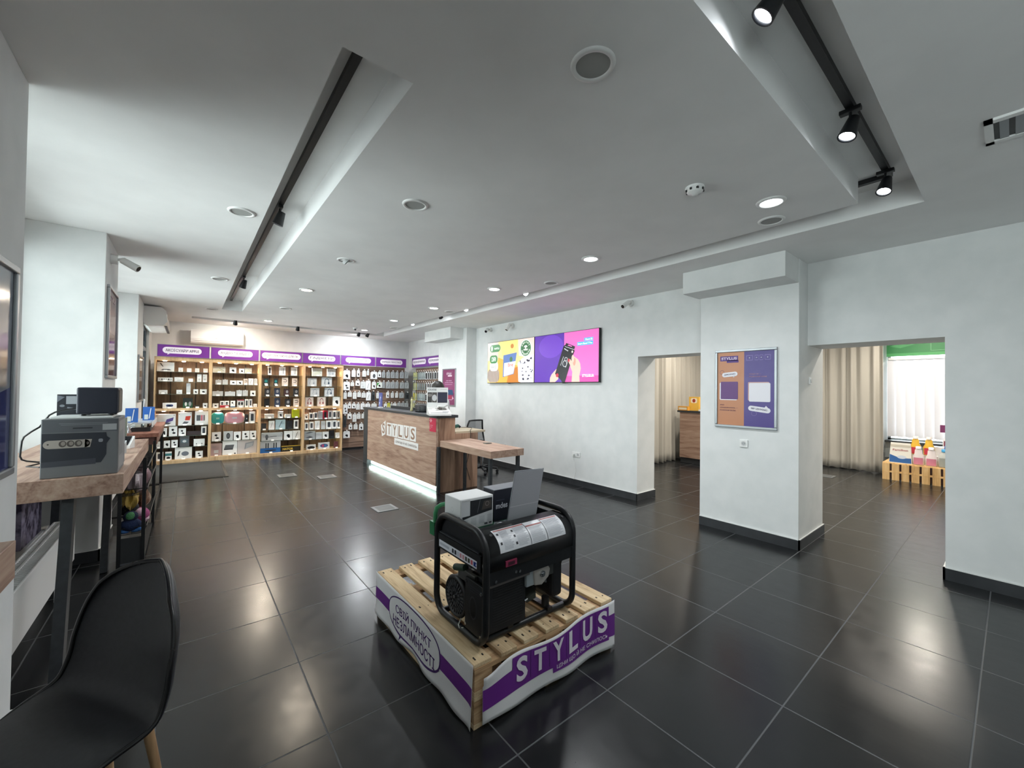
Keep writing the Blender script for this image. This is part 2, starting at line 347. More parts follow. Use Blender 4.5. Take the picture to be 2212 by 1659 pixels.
# entrance door in the far niche
d = MB(); DX = -.64
for y in (9.08, 10.25): d.box(DX-.03, DX+.03, y, y+.07, 0, 2.62, GREYM)
d.box(DX-.03, DX+.03, 9.08, 10.32, 2.55, 2.62, GREYM); d.box(DX-.03, DX+.03, 9.15, 10.25, 2.18, 2.24, ALU); d.box(DX-.03, DX+.03, 9.15, 10.25, 0, .1, GREYM)
fr = d.build('door_1'); fr['kind'] = 'structure'; fr['label'] = 'glazed entrance door in a dark frame'
g = MB(); g.box(DX-.005, DX+.005, 9.15, 10.25, .1, 2.18, GLASS); g.box(DX-.005, DX+.005, 9.15, 10.25, 2.24, 2.55, GLASS); sub(fr, 'pane', g)
g = MB(); g.tube([(DX+.03, 9.25, .95), (DX+.09, 9.25, .97), (DX+.09, 9.25, 1.3), (DX+.03, 9.25, 1.32)], .012, STEEL); sub(fr, 'door_handle', g)
# side room
mb = MB(); mb.box(11.1, 11.25, 1.62, YB, 0, 2.9, WALL); mb.box(11.1, 11.25, Y0, 1.62, 0, .62, WALL); mb.box(11.1, 11.25, Y0, 1.62, 2.55, 2.9, WALL); mb.box(11.1, 11.25, Y0, -1.0, .62, 2.6, WALL)
struct('wall_side_room', mb, 'far wall of the side room')
mb = MB(); mb.box(10.85, 11.1, -1.0, 1.62, .60, .64, GREYM); mb.box(10.9, 11.1, -1.0, 1.62, .30, .60, M('8f9698', .6)); struct('trim_3', mb, 'grey window sill under the blinds')
fr = MB()
for y in (-1.0, .28, 1.57): fr.box(11.16, 11.22, y, y+.05, .62, 2.6, ALU)
fr.box(11.16, 11.22, -1, 1.62, .62, .67, ALU); fr.box(11.16, 11.22, -1, 1.62, 2.55, 2.6, ALU)
fr = fr.build('window_3'); fr['kind'] = 'structure'
g = MB(); g.box(11.185, 11.19, -.95, 1.57, .67, 2.55, GLASS); sub(fr, 'pane', g)
# skirting of dark tile
def skirt(n, segs, lab=None):
    mb = MB()
    for s in segs: mb.box(*s, 0, .097, SKIRT)
    for (x0, x1, y0, y1) in segs: mb.box(x0+.002, x1-.002, y0+.002, y1-.002, .097, .1035, WHITE)
    struct(n, mb, lab)
skirt('baseboard_right', [(XR-.018, XR-.005, 3.33, 7.46), (XR-.018, 5.425, 3.327, 3.342), (XR-.008, XR+.005, Y0, .38), (XR-.008, 5.49, .365, .38)], 'dark tile skirting along the television wall')
skirt('baseboard_column', [(XC-.014, XC, 1.321, 2.32), (XC-.014, 5.53, 1.321, 1.335), (XC-.014, XC, 7.45, 8.70), (XC-.014, XR-.006, 7.446, 7.46)], 'dark tile skirting round the columns')
skirt('baseboard_left', [(XL, XL+.012, -.35, 2.765), (XO, XL+.012, 5.02, 5.035), (XL, XL+.012, 5.02, 5.83), (XO, XL+.012, 8.12, 8.134), (XL, XL+.012, 8.12, 9.07), (XO, XL+.012, 2.765, 2.779)])

# ---------------------------------------------------------------- ceiling fittings
ROWN = {3.17: 'right-hand', 1.265: 'middle'}
downlab = ['nearest the camera, in the bright right-hand row', 'second from the camera in the right-hand row', 'third from the camera in the right-hand row', 'fourth from the camera in the right-hand row', 'fifth from the camera in the right-hand row', 'farthest, in front of the slat wall', 'warm, beside the far end of the left track', 'before the third and fourth cabinets']
for i, (x, y) in enumerate(DOWN):
    warm = x < 2
    t = thing('downlight', 'lit round ceiling downlight, ' + downlab[i], 'downlight', (x, y, ZC), group='lit downlights')
    b = MB((x, y, ZC)); b.lathe([(.066, -.006), (.070, -.012), (.090, -.008), (.093, 0)], (x, y, ZC), WHITE, n=32); sub(t, 'trim_ring', b)
    e = MB((x, y, ZC)); e.lathe([(0, -.008), (.066, -.007)], (x, y, ZC), M('fff3dc' if warm else 'f6fbff', .5, emit=14), n=32, smooth=False); sub(t, 'diffuser', e)
    lamp('lamp', 'AREA', (0, 0, -.02), P_DOWN*(1 if y < 9 else 2.4), (1, .86, .68) if warm else (.93, .97, 1.0), .12, t, spread=R(160 if y < 9 else 178))
speak = [(1.277, 1.082, 'largest in view, above the camera'), (1.275, 2.738, 'second in the middle row'), (1.294, 7.805, 'before the third cabinet in the middle row'), (3.514, 1.179, 'beside the nearest lit downlight'), (3.526, 3.622, 'in front of the television'), (3.533, 6.13, 'above the reception counter'), (3.561, 8.626, 'before the far column'), (.305, 3.723, 'first one left of the left track'), (.30, 6.227, 'second one left of the left track'), (.314, 8.758, 'farthest one left of the left track')]
for x, y, l in speak:
    t = thing('ceiling_speaker', 'round white ceiling speaker, ' + l, 'ceiling speaker', (x, y, ZC), group='round white ceiling speakers')
    b = MB((x, y, ZC)); b.lathe([(.070, -.004), (.072, -.010), (.088, -.010), (.092, 0)], (x, y, ZC), WHITE, n=36); sub(t, 'trim_ring', b)
    e = MB((x, y, ZC)); e.lathe([(0, -.004), (.070, -.004)], (x, y, ZC), M('a2a3a0', .8), n=36, smooth=False); sub(t, 'grille', e)
x, y = 1.282, 4.41
t = thing('adjustable_downlight', 'unlit tilting downlight in a white ring, beside the left track', 'downlight', (x, y, ZC))
b = MB((x, y, ZC)); b.lathe([(.068, -.004), (.070, -.010), (.084, -.008), (.088, 0)], (x, y, ZC), WHITE, n=32); sub(t, 'trim_ring', b)
b = MB((x, y, ZC)); b.cyl((x-.01, y, ZC-.001), (x+.012, y-.004, ZC-.02), .04, M('c9cbca', .3), n=24); b.cyl((x+.012, y-.004, ZC-.0202), (x+.0125, y-.004, ZC-.0205), .028, M('8d8f8e', .2), n=24); sub(t, 'lamp_head', b)
x, y = 2.573, 1.309
t = thing('smoke_detector', 'round white smoke detector with slots on the near ceiling', 'smoke detector', (x, y, ZC))
b = MB((x, y, ZC)); b.lathe([(.058, 0), (.06, -.008), (.052, -.012), (.05, -.03), (.042, -.038), (.022, -.042), (.018, -.05), (0, -.051)], (x, y, ZC), GLOSSW, n=32)
for k in range(8):
    a = k*math.pi/4; b.box(x+.051*math.cos(a)-.006, x+.051*math.cos(a)+.006, y+.051*math.sin(a)-.006, y+.051*math.sin(a)+.006, ZC-.029, ZC-.016, M('222222'))
sub(t, 'housing', b)
p = onZ(767, 708, ZC); b = MB(p)
b.lathe([(.05, 0), (.05, -.012), (.03, -.03), (.028, -.05), (0, -.052)], p, GLOSSW, n=24); b.cyl(p+Vector((-.01, -.03, -.04)), p+Vector((-.015, -.06, -.05)), .02, M('55585c'), n=16)
tag(b.build('motion_sensor'), 'small white motion sensor on the far ceiling before the slat wall', 'sensor')
# air grille
t = thing('air_grille', 'white slatted air grille in the ceiling at the right edge', 'air vent', (3.3, -.1, ZC))
b = MB((3.3, -.1, ZC)); x0, x1, y0, y1 = 3.03, 3.28, -1.2, .09
for a in ((x0-.02, x1+.02, y1-.03, y1), (x0-.02, x1+.02, y0, y0+.03), (x0-.02, x0+.015, y0, y1), (x1-.015, x1+.02, y0, y1)): b.box(*a, ZC-.012, ZC+.002, WHITE)
sub(t, 'frame', b)
b = MB((3.3, -.1, ZC)); b.box(x0+.015, x1-.015, y0+.03, y1-.03, ZC-.003, ZC-.001, M('1c1e20')); sub(t, 'backing', b)
for k in range(24):
    y = y1-.055-k*.05; b = MB((3.3, -.1, ZC)); b.box(x0+.012, x1-.012, y-.024, y+.006, ZC-.009, ZC-.0035, M('8d9194', .5)); sub(t, 'slat', b)
# tracks
def track(lab, pts):
    t = thing('light_track', lab, 'track', pts[0])
    for a, b_ in zip(pts[:-1], pts[1:]):
        b = MB(pts[0]); b.bar(a, b_, .036, .032, BLACKM); m = Vector(a)*.5+Vector(b_)*.5; sub(t, 'track_rail', b)
    return t
ZT = ZS-.017
track('black light track in the long slot left of centre', [(.575, 1.66, ZT), (.58, 8.60, ZT)])
track('black light track that runs round the near, right and far slots', [(.35, .533, ZT), (3.74, .533, ZT), (3.74, 10.17, ZT), (.1, 10.17, ZT)])
def spot(x, y, aim, lit, lab, drop=.09, warm=False, power=None):
    t = thing('track_spotlight', lab, 'spotlight', (x, y, ZT-.016), group='track spotlights')
    b = MB(); b.box(-.018, .018, -.045, .045, -.022, 0, BLACKM); b.cyl((0, 0, -.02), (0, 0, -drop), .007, BLACKM, n=10); sub(t, 'adapter', b, bevel=.003)
    d = Vector(aim).normalized(); c = Vector((0, 0, -drop-.01)); p0, p1 = c-d*.055, c+d*.055
    b = MB(); b.cyl(p0, p1, .026, BLACKM, r1=.042, n=24, caps=False); b.lathe([(0, -.004), (.02, 0), (.026, .006)], p0, BLACKM, axis=d); b.lathe([(.042, 0), (.036, .002), (.034, -.012)], p1, BLACKM, axis=d); sub(t, 'lamp_head', b)
    e = MB(); e.lathe([(0, 0), (.035, .0)], p1-d*.01, M('fff6e8' if warm else 'f4f9ff', .4, emit=30) if lit else M('3a3c40', .2), axis=d, smooth=False); sub(t, 'lens', e)
    if lit:
        l = lamp('lamp', 'SPOT', p1+d*.012, power or P_SPOT, (1, .9, .78) if warm else (.92, .97, 1.0), .03, t, spot=R(95 if (power or 0) < 20 else 150), blend=.95)
        l.rotation_mode = 'QUATERNION'; l.rotation_quaternion = (-d).to_track_quat('Z', 'Y')
    return t
spot(1.60, .533, (-.25, .55, -.8), True, 'large lit black spotlight at the top edge, on the near track')
spot(2.68, .533, (-.3, .2, -.9), True, 'lit black spotlight on the near track, second from the corner')
spot(3.60, .533, (-.4, .1, -.9), True, 'lit black spotlight at the right-hand corner of the near track')
spot(.575, 3.81, (-.25, .25, -.9), True, 'lit black spotlight halfway along the left track')
spot(.58, 6.57, (-.2, .5, -.8), False, 'unlit black spotlight near the far end of the left track')
spot(.77, 10.17, (0, .7, -.7), True, 'glowing black spotlight in the far slot above the wall air conditioner', drop=.15, warm=True, power=24)
spot(1.94, 10.17, (0, .5, -.8), False, 'unlit black spotlight in the far slot between the second and third cabinets', drop=.15)
spot(3.30, 10.17, (0, .7, -.7), True, 'lit black spotlight in the far slot before the slat wall', drop=.15, power=24)
spot(3.52, 10.17, (-.3, .5, -.8), False, 'unlit black spotlight at the far right corner of the track', drop=.15)
spot(3.74, 4.36, (-.55, -.6, -.6), True, 'lit spotlight in the right slot opposite the television', power=10)
spot(3.74, 5.93, (-.55, -.6, -.6), True, 'lit spotlight in the right slot above the counter end', power=10)
spot(3.74, 6.86, (.6, .3, -.7), True, 'small lit spotlight in the right slot aimed at the far column', power=8)
spot(3.74, 8.04, (-.5, -.6, -.6), True, 'lit spotlight in the right slot nearest the slat wall', power=10)
# side room lights
for i, (x, y) in enumerate([(6.6, 3.0), (6.6, .9), (8.3, 2.2), (8.4, 3.9), (9.9, 1.0), (7.6, -.6)]):
    t = thing('side_room_light', 'recessed ceiling light of the side room', 'downlight', (x, y, 2.9), group='side room lights')
    b = MB((x, y, 2.9)); b.lathe([(.08, -.006), (.10, -.008), (.105, 0)], (x, y, 2.9), WHITE, n=24); sub(t, 'trim_ring', b)
    e = MB((x, y, 2.9)); e.lathe([(0, -.005), (.08, -.005)], (x, y, 2.9), M('fff4e6', .5, emit=12), smooth=False); sub(t, 'diffuser', e)
    lamp('lamp', 'AREA', (0, 0, -.02), P_BACK, (1, .93, .82), .16, t)
# security cameras
def seccam(p, d, lab, wall=(1, 0, 0)):
    t = thing('security_camera', lab, 'security camera', p); p = Vector(p); w = Vector(wall); d = Vector(d).normalized()
    b = MB(p); b.cyl(p+w*.01, p-w*.04, .045, GLOSSW, n=24); b.tube([p-w*.03, p-w*.07+Vector((0, 0, .01)), p-w*.10+Vector((0, 0, -.01))], .014, GLOSSW); sub(t, 'bracket', b)
    c = p-w*.11+Vector((0, 0, -.02)); b = MB(p); b.cyl(c-d*.05, c+d*.09, .031, GLOSSW, r1=.034, n=24); b.lathe([(0, -.012), (.02, -.01), (.031, 0)], c-d*.05, GLOSSW, axis=d); sub(t, 'camera_body', b)
    b = MB(p); b.cyl(c+d*.0905, c+d*.0925, .026, M('0a0b10', .1), n=24); b.cyl(c+d*.0925, c+d*.095, .012, M('20222c', .05), n=16); sub(t, 'lens', b)
seccam((XR-.012, 3.46, 2.81), (-.75, .1, -.5), 'white bullet camera high on the wall right of the television')
seccam((XR-.012, 6.90, 2.80), (-.7, -.6, -.45), 'white bullet camera above the left screen, nearer the column')
seccam((XR-.012, 6.17, 2.80), (-.5, .1, -.85), 'white bullet camera above the left screen, nearer its middle')
seccam((XL+.01, 5.30, 2.72), (.75, -.25, -.45), 'white bullet camera on the left column above the framed poster', (-1, 0, 0))
for b_ in (): pass
# air conditioner on the back wall, air curtain over the door
x0, x1, y1 = .05, .975, YB
t = thing('air_conditioner', 'white split air conditioner on the wall above the cabinets', 'air conditioner', ((x0+x1)/2, y1, 2.45)); o = t.location
b = MB(o); pr = [(y1, 2.72), (y1-.17, 2.735), (y1-.205, 2.70), (y1-.212, 2.55), (y1-.18, 2.47), (y1-.1, 2.445), (y1, 2.445)]
for i in range(len(pr)-1): b.poly([(x0, *pr[i]), (x1, *pr[i]), (x1, *pr[i+1]), (x0, *pr[i+1])], GLOSSW)
b.poly([(x0, *q) for q in pr], GLOSSW); b.poly([(x1, *q) for q in pr][::-1], GLOSSW); sub(t, 'housing', b, bevel=.012, seg=3)
b = MB(o); b.poly([(x0+.06, y1-.2065, 2.538), (x1-.09, y1-.2065, 2.538), (x1-.09, y1-.182, 2.478), (x0+.06, y1-.182, 2.478)], M('2b2b2e')); b.bar((x0+.06, y1-.206, 2.512), (x1-.09, y1-.206, 2.512), .006, .012, GLOSSW); sub(t, 'outlet', b)
b = MB(o); P = Pl(b, (x0, y1-.2125, 2.55), (1, 0, 0), (0, 0, 1)); P.rect(.42, .48, .01, .022, M('8a8c90')); sub(t, 'display', b)
x0, x1, y0, y1 = -.63, -.27, 9.0, 10.34
t = thing('air_curtain', 'white air curtain mounted over the entrance door', 'air curtain', (x0, y0, 2.5)); o = t.location
pr = [(x0, 2.855), (x1-.08, 2.855), (x1-.02, 2.80), (x1, 2.62), (x1-.05, 2.555), (x0+.10, 2.54), (x0, 2.60)]
b = MB(o)
for i in range(len(pr)-1): b.poly([(pr[i][0], y0, pr[i][1]), (pr[i+1][0], y0, pr[i+1][1]), (pr[i+1][0], y1, pr[i+1][1]), (pr[i][0], y1, pr[i][1])][::-1], GLOSSW)
b.poly([(q[0], y0, q[1]) for q in pr], GLOSSW); b.poly([(q[0], y1, q[1]) for q in pr][::-1], GLOSSW); sub(t, 'housing', b, bevel=.01)
b = MB(o); b.box(x1-.04, x1-.005, y0+.05, y1-.05, 2.545, 2.55, M('2a2c30')); sub(t, 'air_outlet', b)
# sockets
def socket(P_, lab, n=1, plug=False):
    t = thing('wall_socket', lab, 'socket', P_); b = MB(P_); s = Pl(b, P_, (0, -1, 0), (0, 0, 1)); x, y, z = P_
    b.box(x-.012, x, y-.041, y+.041, z-.041, z+.041, GLOSSW); sub(t, 'frame', b, bevel=.004)
    b = MB(P_); b.lathe([(.022, .002), (.024, .014), (.0255, .0145), (.026, .012)], P_, M('dcdcda'), axis=(-1, 0, 0)); s = Pl(b, Vector(P_), (0, -1, 0), (0, 0, 1))
    s.ell(0, 0, .021, .021, M('b8babb'), .0125); s.ell(-.009, 0, .003, .003, M('202020'), .0128, 10); s.ell(.009, 0, .003, .003, M('202020'), .0128, 10); sub(t, 'outlet', b)
    return t
socket((XR-.005, 6.355, .435), 'white wall socket behind the oak side table')
socket((XC, 1.839, .993), 'white wall socket on the column below the framed poster')
socket((XR-.005, 4.525, .50), 'white double-gang wall socket with a plug, below the television')
socket((XR-.005, 4.44, .50), 'white wall socket beside the plugged one, below the television')
b = MB(); x = XR-.02; b.cyl((x-.03, 4.525, .5), (x+.012, 4.525, .5), .019, GLOSSW, n=16); pts = [(x-.028, 4.525, .49), (x-.03, 4.525, .46), (x-.01, 4.50, .36), (x-.004, 4.47, .24), (x-.004, 4.50, .14), (x-.004, 4.52, .095)]
b.tube(pts, .004, WHITE, n=8); tag(b.build('power_plug'), 'white plug with its cord hanging from the socket under the television', 'plug')
P_ = (5.05, 1.335, 1.68)
t = thing('wall_switch', 'small white switch on the side of the near column', 'switch', P_); b = MB(P_); b.box(5.02, 5.09, 1.322, 1.335, 1.64, 1.71, GLOSSW); sub(t, 'frame', b, bevel=.003); b = MB(P_); b.box(5.035, 5.075, 1.317, 1.323, 1.655, 1.695, M('cfd1d0')); sub(t, 'rocker', b, bevel=.002)
# floor outlets
for (x, y), l in zip([(1.393, 7.947), (1.915, 7.439), (2.011, 5.072), (9.39, 2.228)], ['farther left one before the cabinets', 'one left of the counter end', 'nearest one left of the counter light', 'one in the side room by the curtain']):
    t = thing('floor_outlet', 'square steel floor outlet box, ' + l, 'floor outlet', (x, y, 0), group='floor outlets'); o = (x, y, 0); s = .135
    b = MB(o)
    for a in ((x-s, x+s, y-s, y-s+.035), (x-s, x+s, y+s-.035, y+s), (x-s, x-s+.035, y-s+.035, y+s-.035), (x+s-.035, x+s, y-s+.035, y+s-.035)): b.box(*a, 0, .006, M('77797a', .4, .2))
    sub(t, 'frame', b); b = MB(o); b.box(x-s+.035, x+s-.035, y-s+.035, y+s-.035, -.001, .003, M('5c5e5e', .5)); b.box(x-s+.035, x+s-.035, y-s+.035, y-s+.05, .003, .0045, M('3c3e40')); sub(t, 'lid', b)
b = MB((0, 9.4, 0)); b.box(-.46, .55, 8.46, 10.30, 0, .012, noisy('rubber_mat', '2c2e30', '3a3c3e', scale=90, rough=.9, bump=.6)); b.box(-.5, .59, 8.42, 8.46, 0, .008, BLACKP); b.box(.55, .59, 8.46, 10.30, 0, .008, BLACKP)
tag(b.build('door_mat'), 'large ribbed dark grey mat before the entrance door', 'mat')
# ================================================================ LIT CABINETS, SLAT WALL AND THEIR GOODS
YF = 10.35; YI = 10.47
UNITS = [(-.49, .388, [1.815, 1.62, 1.372], [.743, .536, .315], .07), (.388, 1.257, [1.82, 1.574, 1.334], [.742, .391], .085),
         (1.257, 2.13, [1.803, 1.562, 1.329], [.833, .578, .332], .06), (2.13, 3.0, [1.808, 1.567, 1.325], [.78, .537, .305], .06)]
CABN = ['leftmost', 'second', 'third', 'fourth']
CABS = []
for ci, (x0, x1, up, lo, bt) in enumerate(UNITS):
    t = thing('display_cabinet', 'tall oak display cabinet with lit glass shelves, %s of the four' % CABN[ci], 'display cabinet', (x0, YF, 0), group='lit display cabinets'); o = t.location.copy(); w = .022
    for a in (x0, x1-w): b = MB(o); b.box(a, a+w, YF, 10.85, 0, 2.10, OAKC); sub(t, 'side_panel', b)
    b = MB(o); b.box(x0+w, x1-w, YF, 10.85, 2.032, 2.10, OAKC); sub(t, 'top_panel', b)
    mid = MB(o); mid.box(x0+w, x1-w, YF, 10.80, 1.04, 1.088, OAKC); mid = sub(t, 'middle_panel', mid)
    bot = MB(o); bot.box(x0+w, x1-w, YF, 10.80, 0, bt, OAKC); bot = sub(t, 'bottom_panel', bot)
    b = MB(o); b.box(x0+w, x1-w, 10.80, 10.82, 0, 2.04, BACKP); sub(t, 'back_panel', b)
    shelves = []
    for z in up+[None]+lo+[None]:
        if z is None: shelves.append(None); continue
        b = MB(o); b.box(x0+w, x1-w, 10.41, 10.79, z-.006, z, GLASS); b.box(x0+w, x1-w, 10.409, 10.412, z-.006, z, M('5d7068', .3)); shelves.append(sub(t, 'shelf', b))
    shelves[3] = mid; shelves[-1] = bot
    b = MB(o)
    for f in (.27, .73):
        xx = x0+(x1-x0)*f
        for a, c in ((bt, 1.04), (1.088, 2.03)): b.box(xx-.008, xx+.008, 10.787, 10.80, a, c, M('2e2622'))
    sub(t, 'shelf_rail', b)
    for zz in (2.031, 1.039):
        for f in (.17, .5, .83):
            xx = x0+(x1-x0)*f; b = MB(o); b.lathe([(.03, 0), (.03, -.008), (.022, -.012), (0, -.0125)], (xx, 10.50, zz), M('fff0d8', .5, emit=20), n=16); l = sub(t, 'puck_light', b)
            lamp('lamp', 'SPOT', (xx-x0, 10.50-YF, zz-.02), P_CAB*6, (1, .80, .55), .02, t, spot=R(150), blend=.7)
    CABS.append((t, [up[0], up[1], up[2], 1.088]+lo+[bt], shelves, x0, x1))
kA, kB = 5.7194, 5.7194
G1, G2, G3, BLK = M('8e9196'), M('c6c9cb'), M('5b5e63'), M('17181b', .35)
WB = M('e9ebec', .4); GB = M('b9bdbf', .45)
def mark(P, w, h, kind):
    """what is printed on the front of a pack"""
    def R_(a, b, c, d, m): P.rect(a*w, b*w, c*h, d*h, m)
    def lines(y, n=2, a=.12, b=.6):
        for i in range(n): P.rect(a*w, (b-.12*i)*w, (y-.06*i)*h, (y-.06*i+.018)*h, G1)
    if kind == 'plain': lines(.75); R_(.3, .7, .2, .45, G2)
    elif kind == 'dots': P.ell(.25*w, .3*h, .05*w, .09*h, G3); P.ell(.75*w, .3*h, .05*w, .09*h, G3)
    elif kind == 'tablet': P.poly([(.14*w,.9*h),(.24*w,.9*h),(.38*w,.52*h),(.32*w,.52*h)], G3); P.poly([(.22*w,.14*h),(.34*w,.27*h),(.72*w,.27*h),(.85*w,.14*h)], G3)
    elif kind == 'strip':
        for i in range(6): P.rr((.06+.155*i)*w, (.17+.155*i)*w, .3*h, .75*h, .02, (G2, G3, GB)[i % 3])
    elif kind == 'device': P.ell(.5*w, .48*h, .2*w, .16*h, BLK); P.ell(.58*w, .33*h, .14*w, .12*h, BLK); lines(.86, 1)
    elif kind == 'robot': P.ell(.45*w, .66*h, .16*w, .11*h, BLK); P.line(.42*w, .6*h, .62*w, .38*h, .05*w, BLK); P.ell(.6*w, .32*h, .2*w, .09*h, BLK)
    elif kind == 'mouse': P.ell(.5*w, .5*h, .2*w, .32*h, G3); P.ring(.5*w, .5*h, .17*w, .01, BLK, ry=.28*h, dz=.0015)
    elif kind == 'mousekit': P.poly([(.14*w,.25*h),(.24*w,.3*h),(.32*w,.7*h),(.22*w,.68*h)], G3); P.ell(.6*w, .45*h, .22*w, .2*h, M('6d7480')); P.ell(.5*w, .05*h, .08*w, .06*h, BLK)
    elif kind in ('hp', 'hpdark', 'hpred'):
        c = {'hp': M('8f959b'), 'hpdark': M('2c3f52'), 'hpred': M('7c2428')}[kind]
        P.ring(.5*w, .55*h, .2*w, .05*w, c, a0=-.3, a1=math.pi+.3, ry=.3*h); P.ell(.32*w, .36*h, .09*w, .13*h, c, .0015); P.ell(.68*w, .36*h, .09*w, .13*h, c, .0015); P.ell(.34*w, .36*h, .05*w, .08*h, G2 if kind != 'hpred' else M('b98a80'), .002)
    elif kind in ('lappurple', 'lapred'):
        c = M('5a4a8c') if kind == 'lappurple' else M('c8402f')
        P.poly([(.48*w,.22*h),(.86*w,.42*h),(.9*w,.72*h),(.55*w,.55*h)] if kind == 'lappurple' else [(.5*w,.38*h),(.85*w,.38*h),(.93*w,.72*h),(.55*w,.7*h)], c)
        P.poly([(.3*w,.12*h),(.66*w,.12*h),(.8*w,.26*h),(.45*w,.3*h)], G3); P.ell(.08*w, .88*h, .025*w, .03*h, BLK); P.ell(.92*w, .9*h, .025*w, .03*h, BLK)
    elif kind == 'stripes': R_(.12, .42, .3, .72, G3); R_(.45, .53, .3, .72, M('d0425a')); R_(.55, .66, .3, .72, M('b890a0')); R_(.68, .74, .3, .72, BLK)
    elif kind == 'cable': P.ring(.5*w, .62*h, .28*w, .1*w, M('3a2d2b'), a0=-1.4, a1=1.6, ry=.16*h); R_(.2, .62, .72, .78, M('3a2d2b')); R_(.2, .62, .46, .52, M('3a2d2b')); lines(.25, 1)
    elif kind == 'usb': R_(.3, .42, .15, .85, G2); R_(.56, .7, .15, .85, G1)
    elif kind == 'pen': P.line(.35*w, .2*h, .65*w, .85*h, .05*w, BLK)
    elif kind == 'phone': P.rr(.25*w, .75*w, .12*h, .85*h, .1*w, M('30323a')); P.rr(.3*w, .7*w, .2*h, .8*h, .08*w, BLK, .0016)
    elif kind == 'phonebox': P.rr(.25*w, .75*w, .2*h, .82*h, .1*w, M('22242a', .2)); P.rr(.3*w, .7*w, .26*h, .76*h, .05*w, M('4b4f57', .2), .0016)
    elif kind == 'mic': P.ell(.25*w, .5*h, .07*w, .28*h, G3); P.line(.3*w, .45*h, .72*w, .52*h, .05*h, BLK); P.ell(.25*w, .2*h, .05*w, .08*h, BLK); P.ell(.06*w, .8*h, .02*w, .04*h, BLK); P.ell(.94*w, .8*h, .02*w, .04*h, BLK)
    elif kind == 'blue': P.rr(.25*w, .75*w, .3*h, .7*h, .02, M('2c3e6e')); R_(.35, .6, .42, .58, WB)
    elif kind == 'green': R_(0, 1, 0, .55, M('1f4a34')); R_(0, 1, .55, 1, M('1b2422')); P.ell(.3*w, .4*h, .12*w, .2*h, G2, .0015); P.ell(.72*w, .42*h, .14*w, .22*h, G1, .0015)
    elif kind == 'redbase': R_(0, 1, 0, .35, M('a81c34')); P.ell(.5*w, .72*h, .28*w, .11*h, BLK); P.ell(.5*w, .5*h, .28*w, .09*h, BLK)
    elif kind == 'redtop': R_(0, 1, .9, 1, M('b03040')); P.rr(.14*w, .42*w, .3*h, .7*h, .02, BLK); P.rr(.55*w, .84*w, .3*h, .7*h, .02, BLK); R_(.25, .35, .35, .6, G1)
    elif kind == 'bluebase': R_(0, 1, 0, .16, M('3a6a90')); P.ell(.4*w, .7*h, .18*w, .12*h, BLK); P.line(.5*w, .7*h, .72*w, .4*h, .05*w, BLK)
    elif kind == 'teal': R_(0, 1, .5, .8, M('3d7f86')); R_(.1, .9, .8, .95, WB); P.ell(.5*w, .25*h, .3*w, .15*h, BLK)
    elif kind == 'face': P.ell(.5*w, .6*h, .3*w, .18*h, M('1c7a80')); R_(.2, .8, .15, .32, WB)
    elif kind == 'game': P.ell(.55*w, .6*h, .22*w, .2*h, G1); R_(.2, .8, .08, .2, WB); P.line(.3*w, .35*h, .8*w, .75*h, .04*w, G3)
    elif kind == 'router': R_(0, 1, 0, .42, M('1f62a8')); R_(.25, .3, .42, .85, BLK); R_(.36, .41, .42, .85, BLK); R_(.64, .69, .42, .85, BLK); R_(.76, .81, .42, .85, BLK); P.ell(.5*w, .2*h, .3*w, .07*h, M('2f3a4c'), .0015)
    elif kind == 'brandbar': R_(0, 1, .86, 1, M('c9a63c')); P.text('HATOR', .34*w, .45*h, M('d8b848'), h=.36*h, bold=.03)
    elif kind == 'lapgrey': P.poly([(.1*w,.42*h),(.2*w,.72*h),(.8*w,.72*h),(.72*w,.42*h)], G3); R_(.1, .72, .36, .42, BLK); P.ell(.86*w, .07*h, .06*w, .05*h, BLK)
    elif kind == 'shadow': P.poly([(.35*w,.3*h),(.4*w,.78*h),(.85*w,.9*h),(.8*w,.55*h)], M('8d9096')); P.poly([(.42*w,.35*h),(.46*w,.7*h),(.8*w,.8*h),(.76*w,.55*h)], M('a6a9ae'), .0016)
    elif kind == 'picture': P.rr(.15*w, .85*w, .35*h, .75*h, .02, M('5a6a72')); P.ell(.5*w, .52*h, .2*w, .12*h, G2, .0016)
    elif kind == 'multi': P.ell(.5*w, .5*h, .36*w, .3*h, M('4c4f86')); P.ell(.4*w, .5*h, .12*w, .2*h, M('b04a70'), .0016); P.ell(.62*w, .5*h, .12*w, .2*h, M('3a7fb0'), .0016)
    elif kind == 'wrist': P.poly([(.08*w,.72*h),(.5*w,.95*h),(.85*w,.85*h),(.5*w,.75*h)], G3); P.poly([(.08*w,.2*h),(.5*w,.42*h),(.85*w,.25*h),(.5*w,.12*h)], G3)
    elif kind == 'pad': P.ell(.5*w, .42*h, .4*w, .3*h, BLK); P.ring(.5*w, .45*h, .25*w, .03*w, G3, ry=.15*h, dz=.0016)
    elif kind == 'screen': P.poly([(.1*w,.15*h),(.5*w,.75*h),(.95*w,.85*h),(.7*w,.2*h)], M('c5cabb')); P.line(.5*w, .75*h, .9*w, .3*h, .03*w, G3)
    elif kind == 'watch': P.ring(.5*w, .55*h, .3*w, .12*w, M('5b2b35'), ry=.3*h)
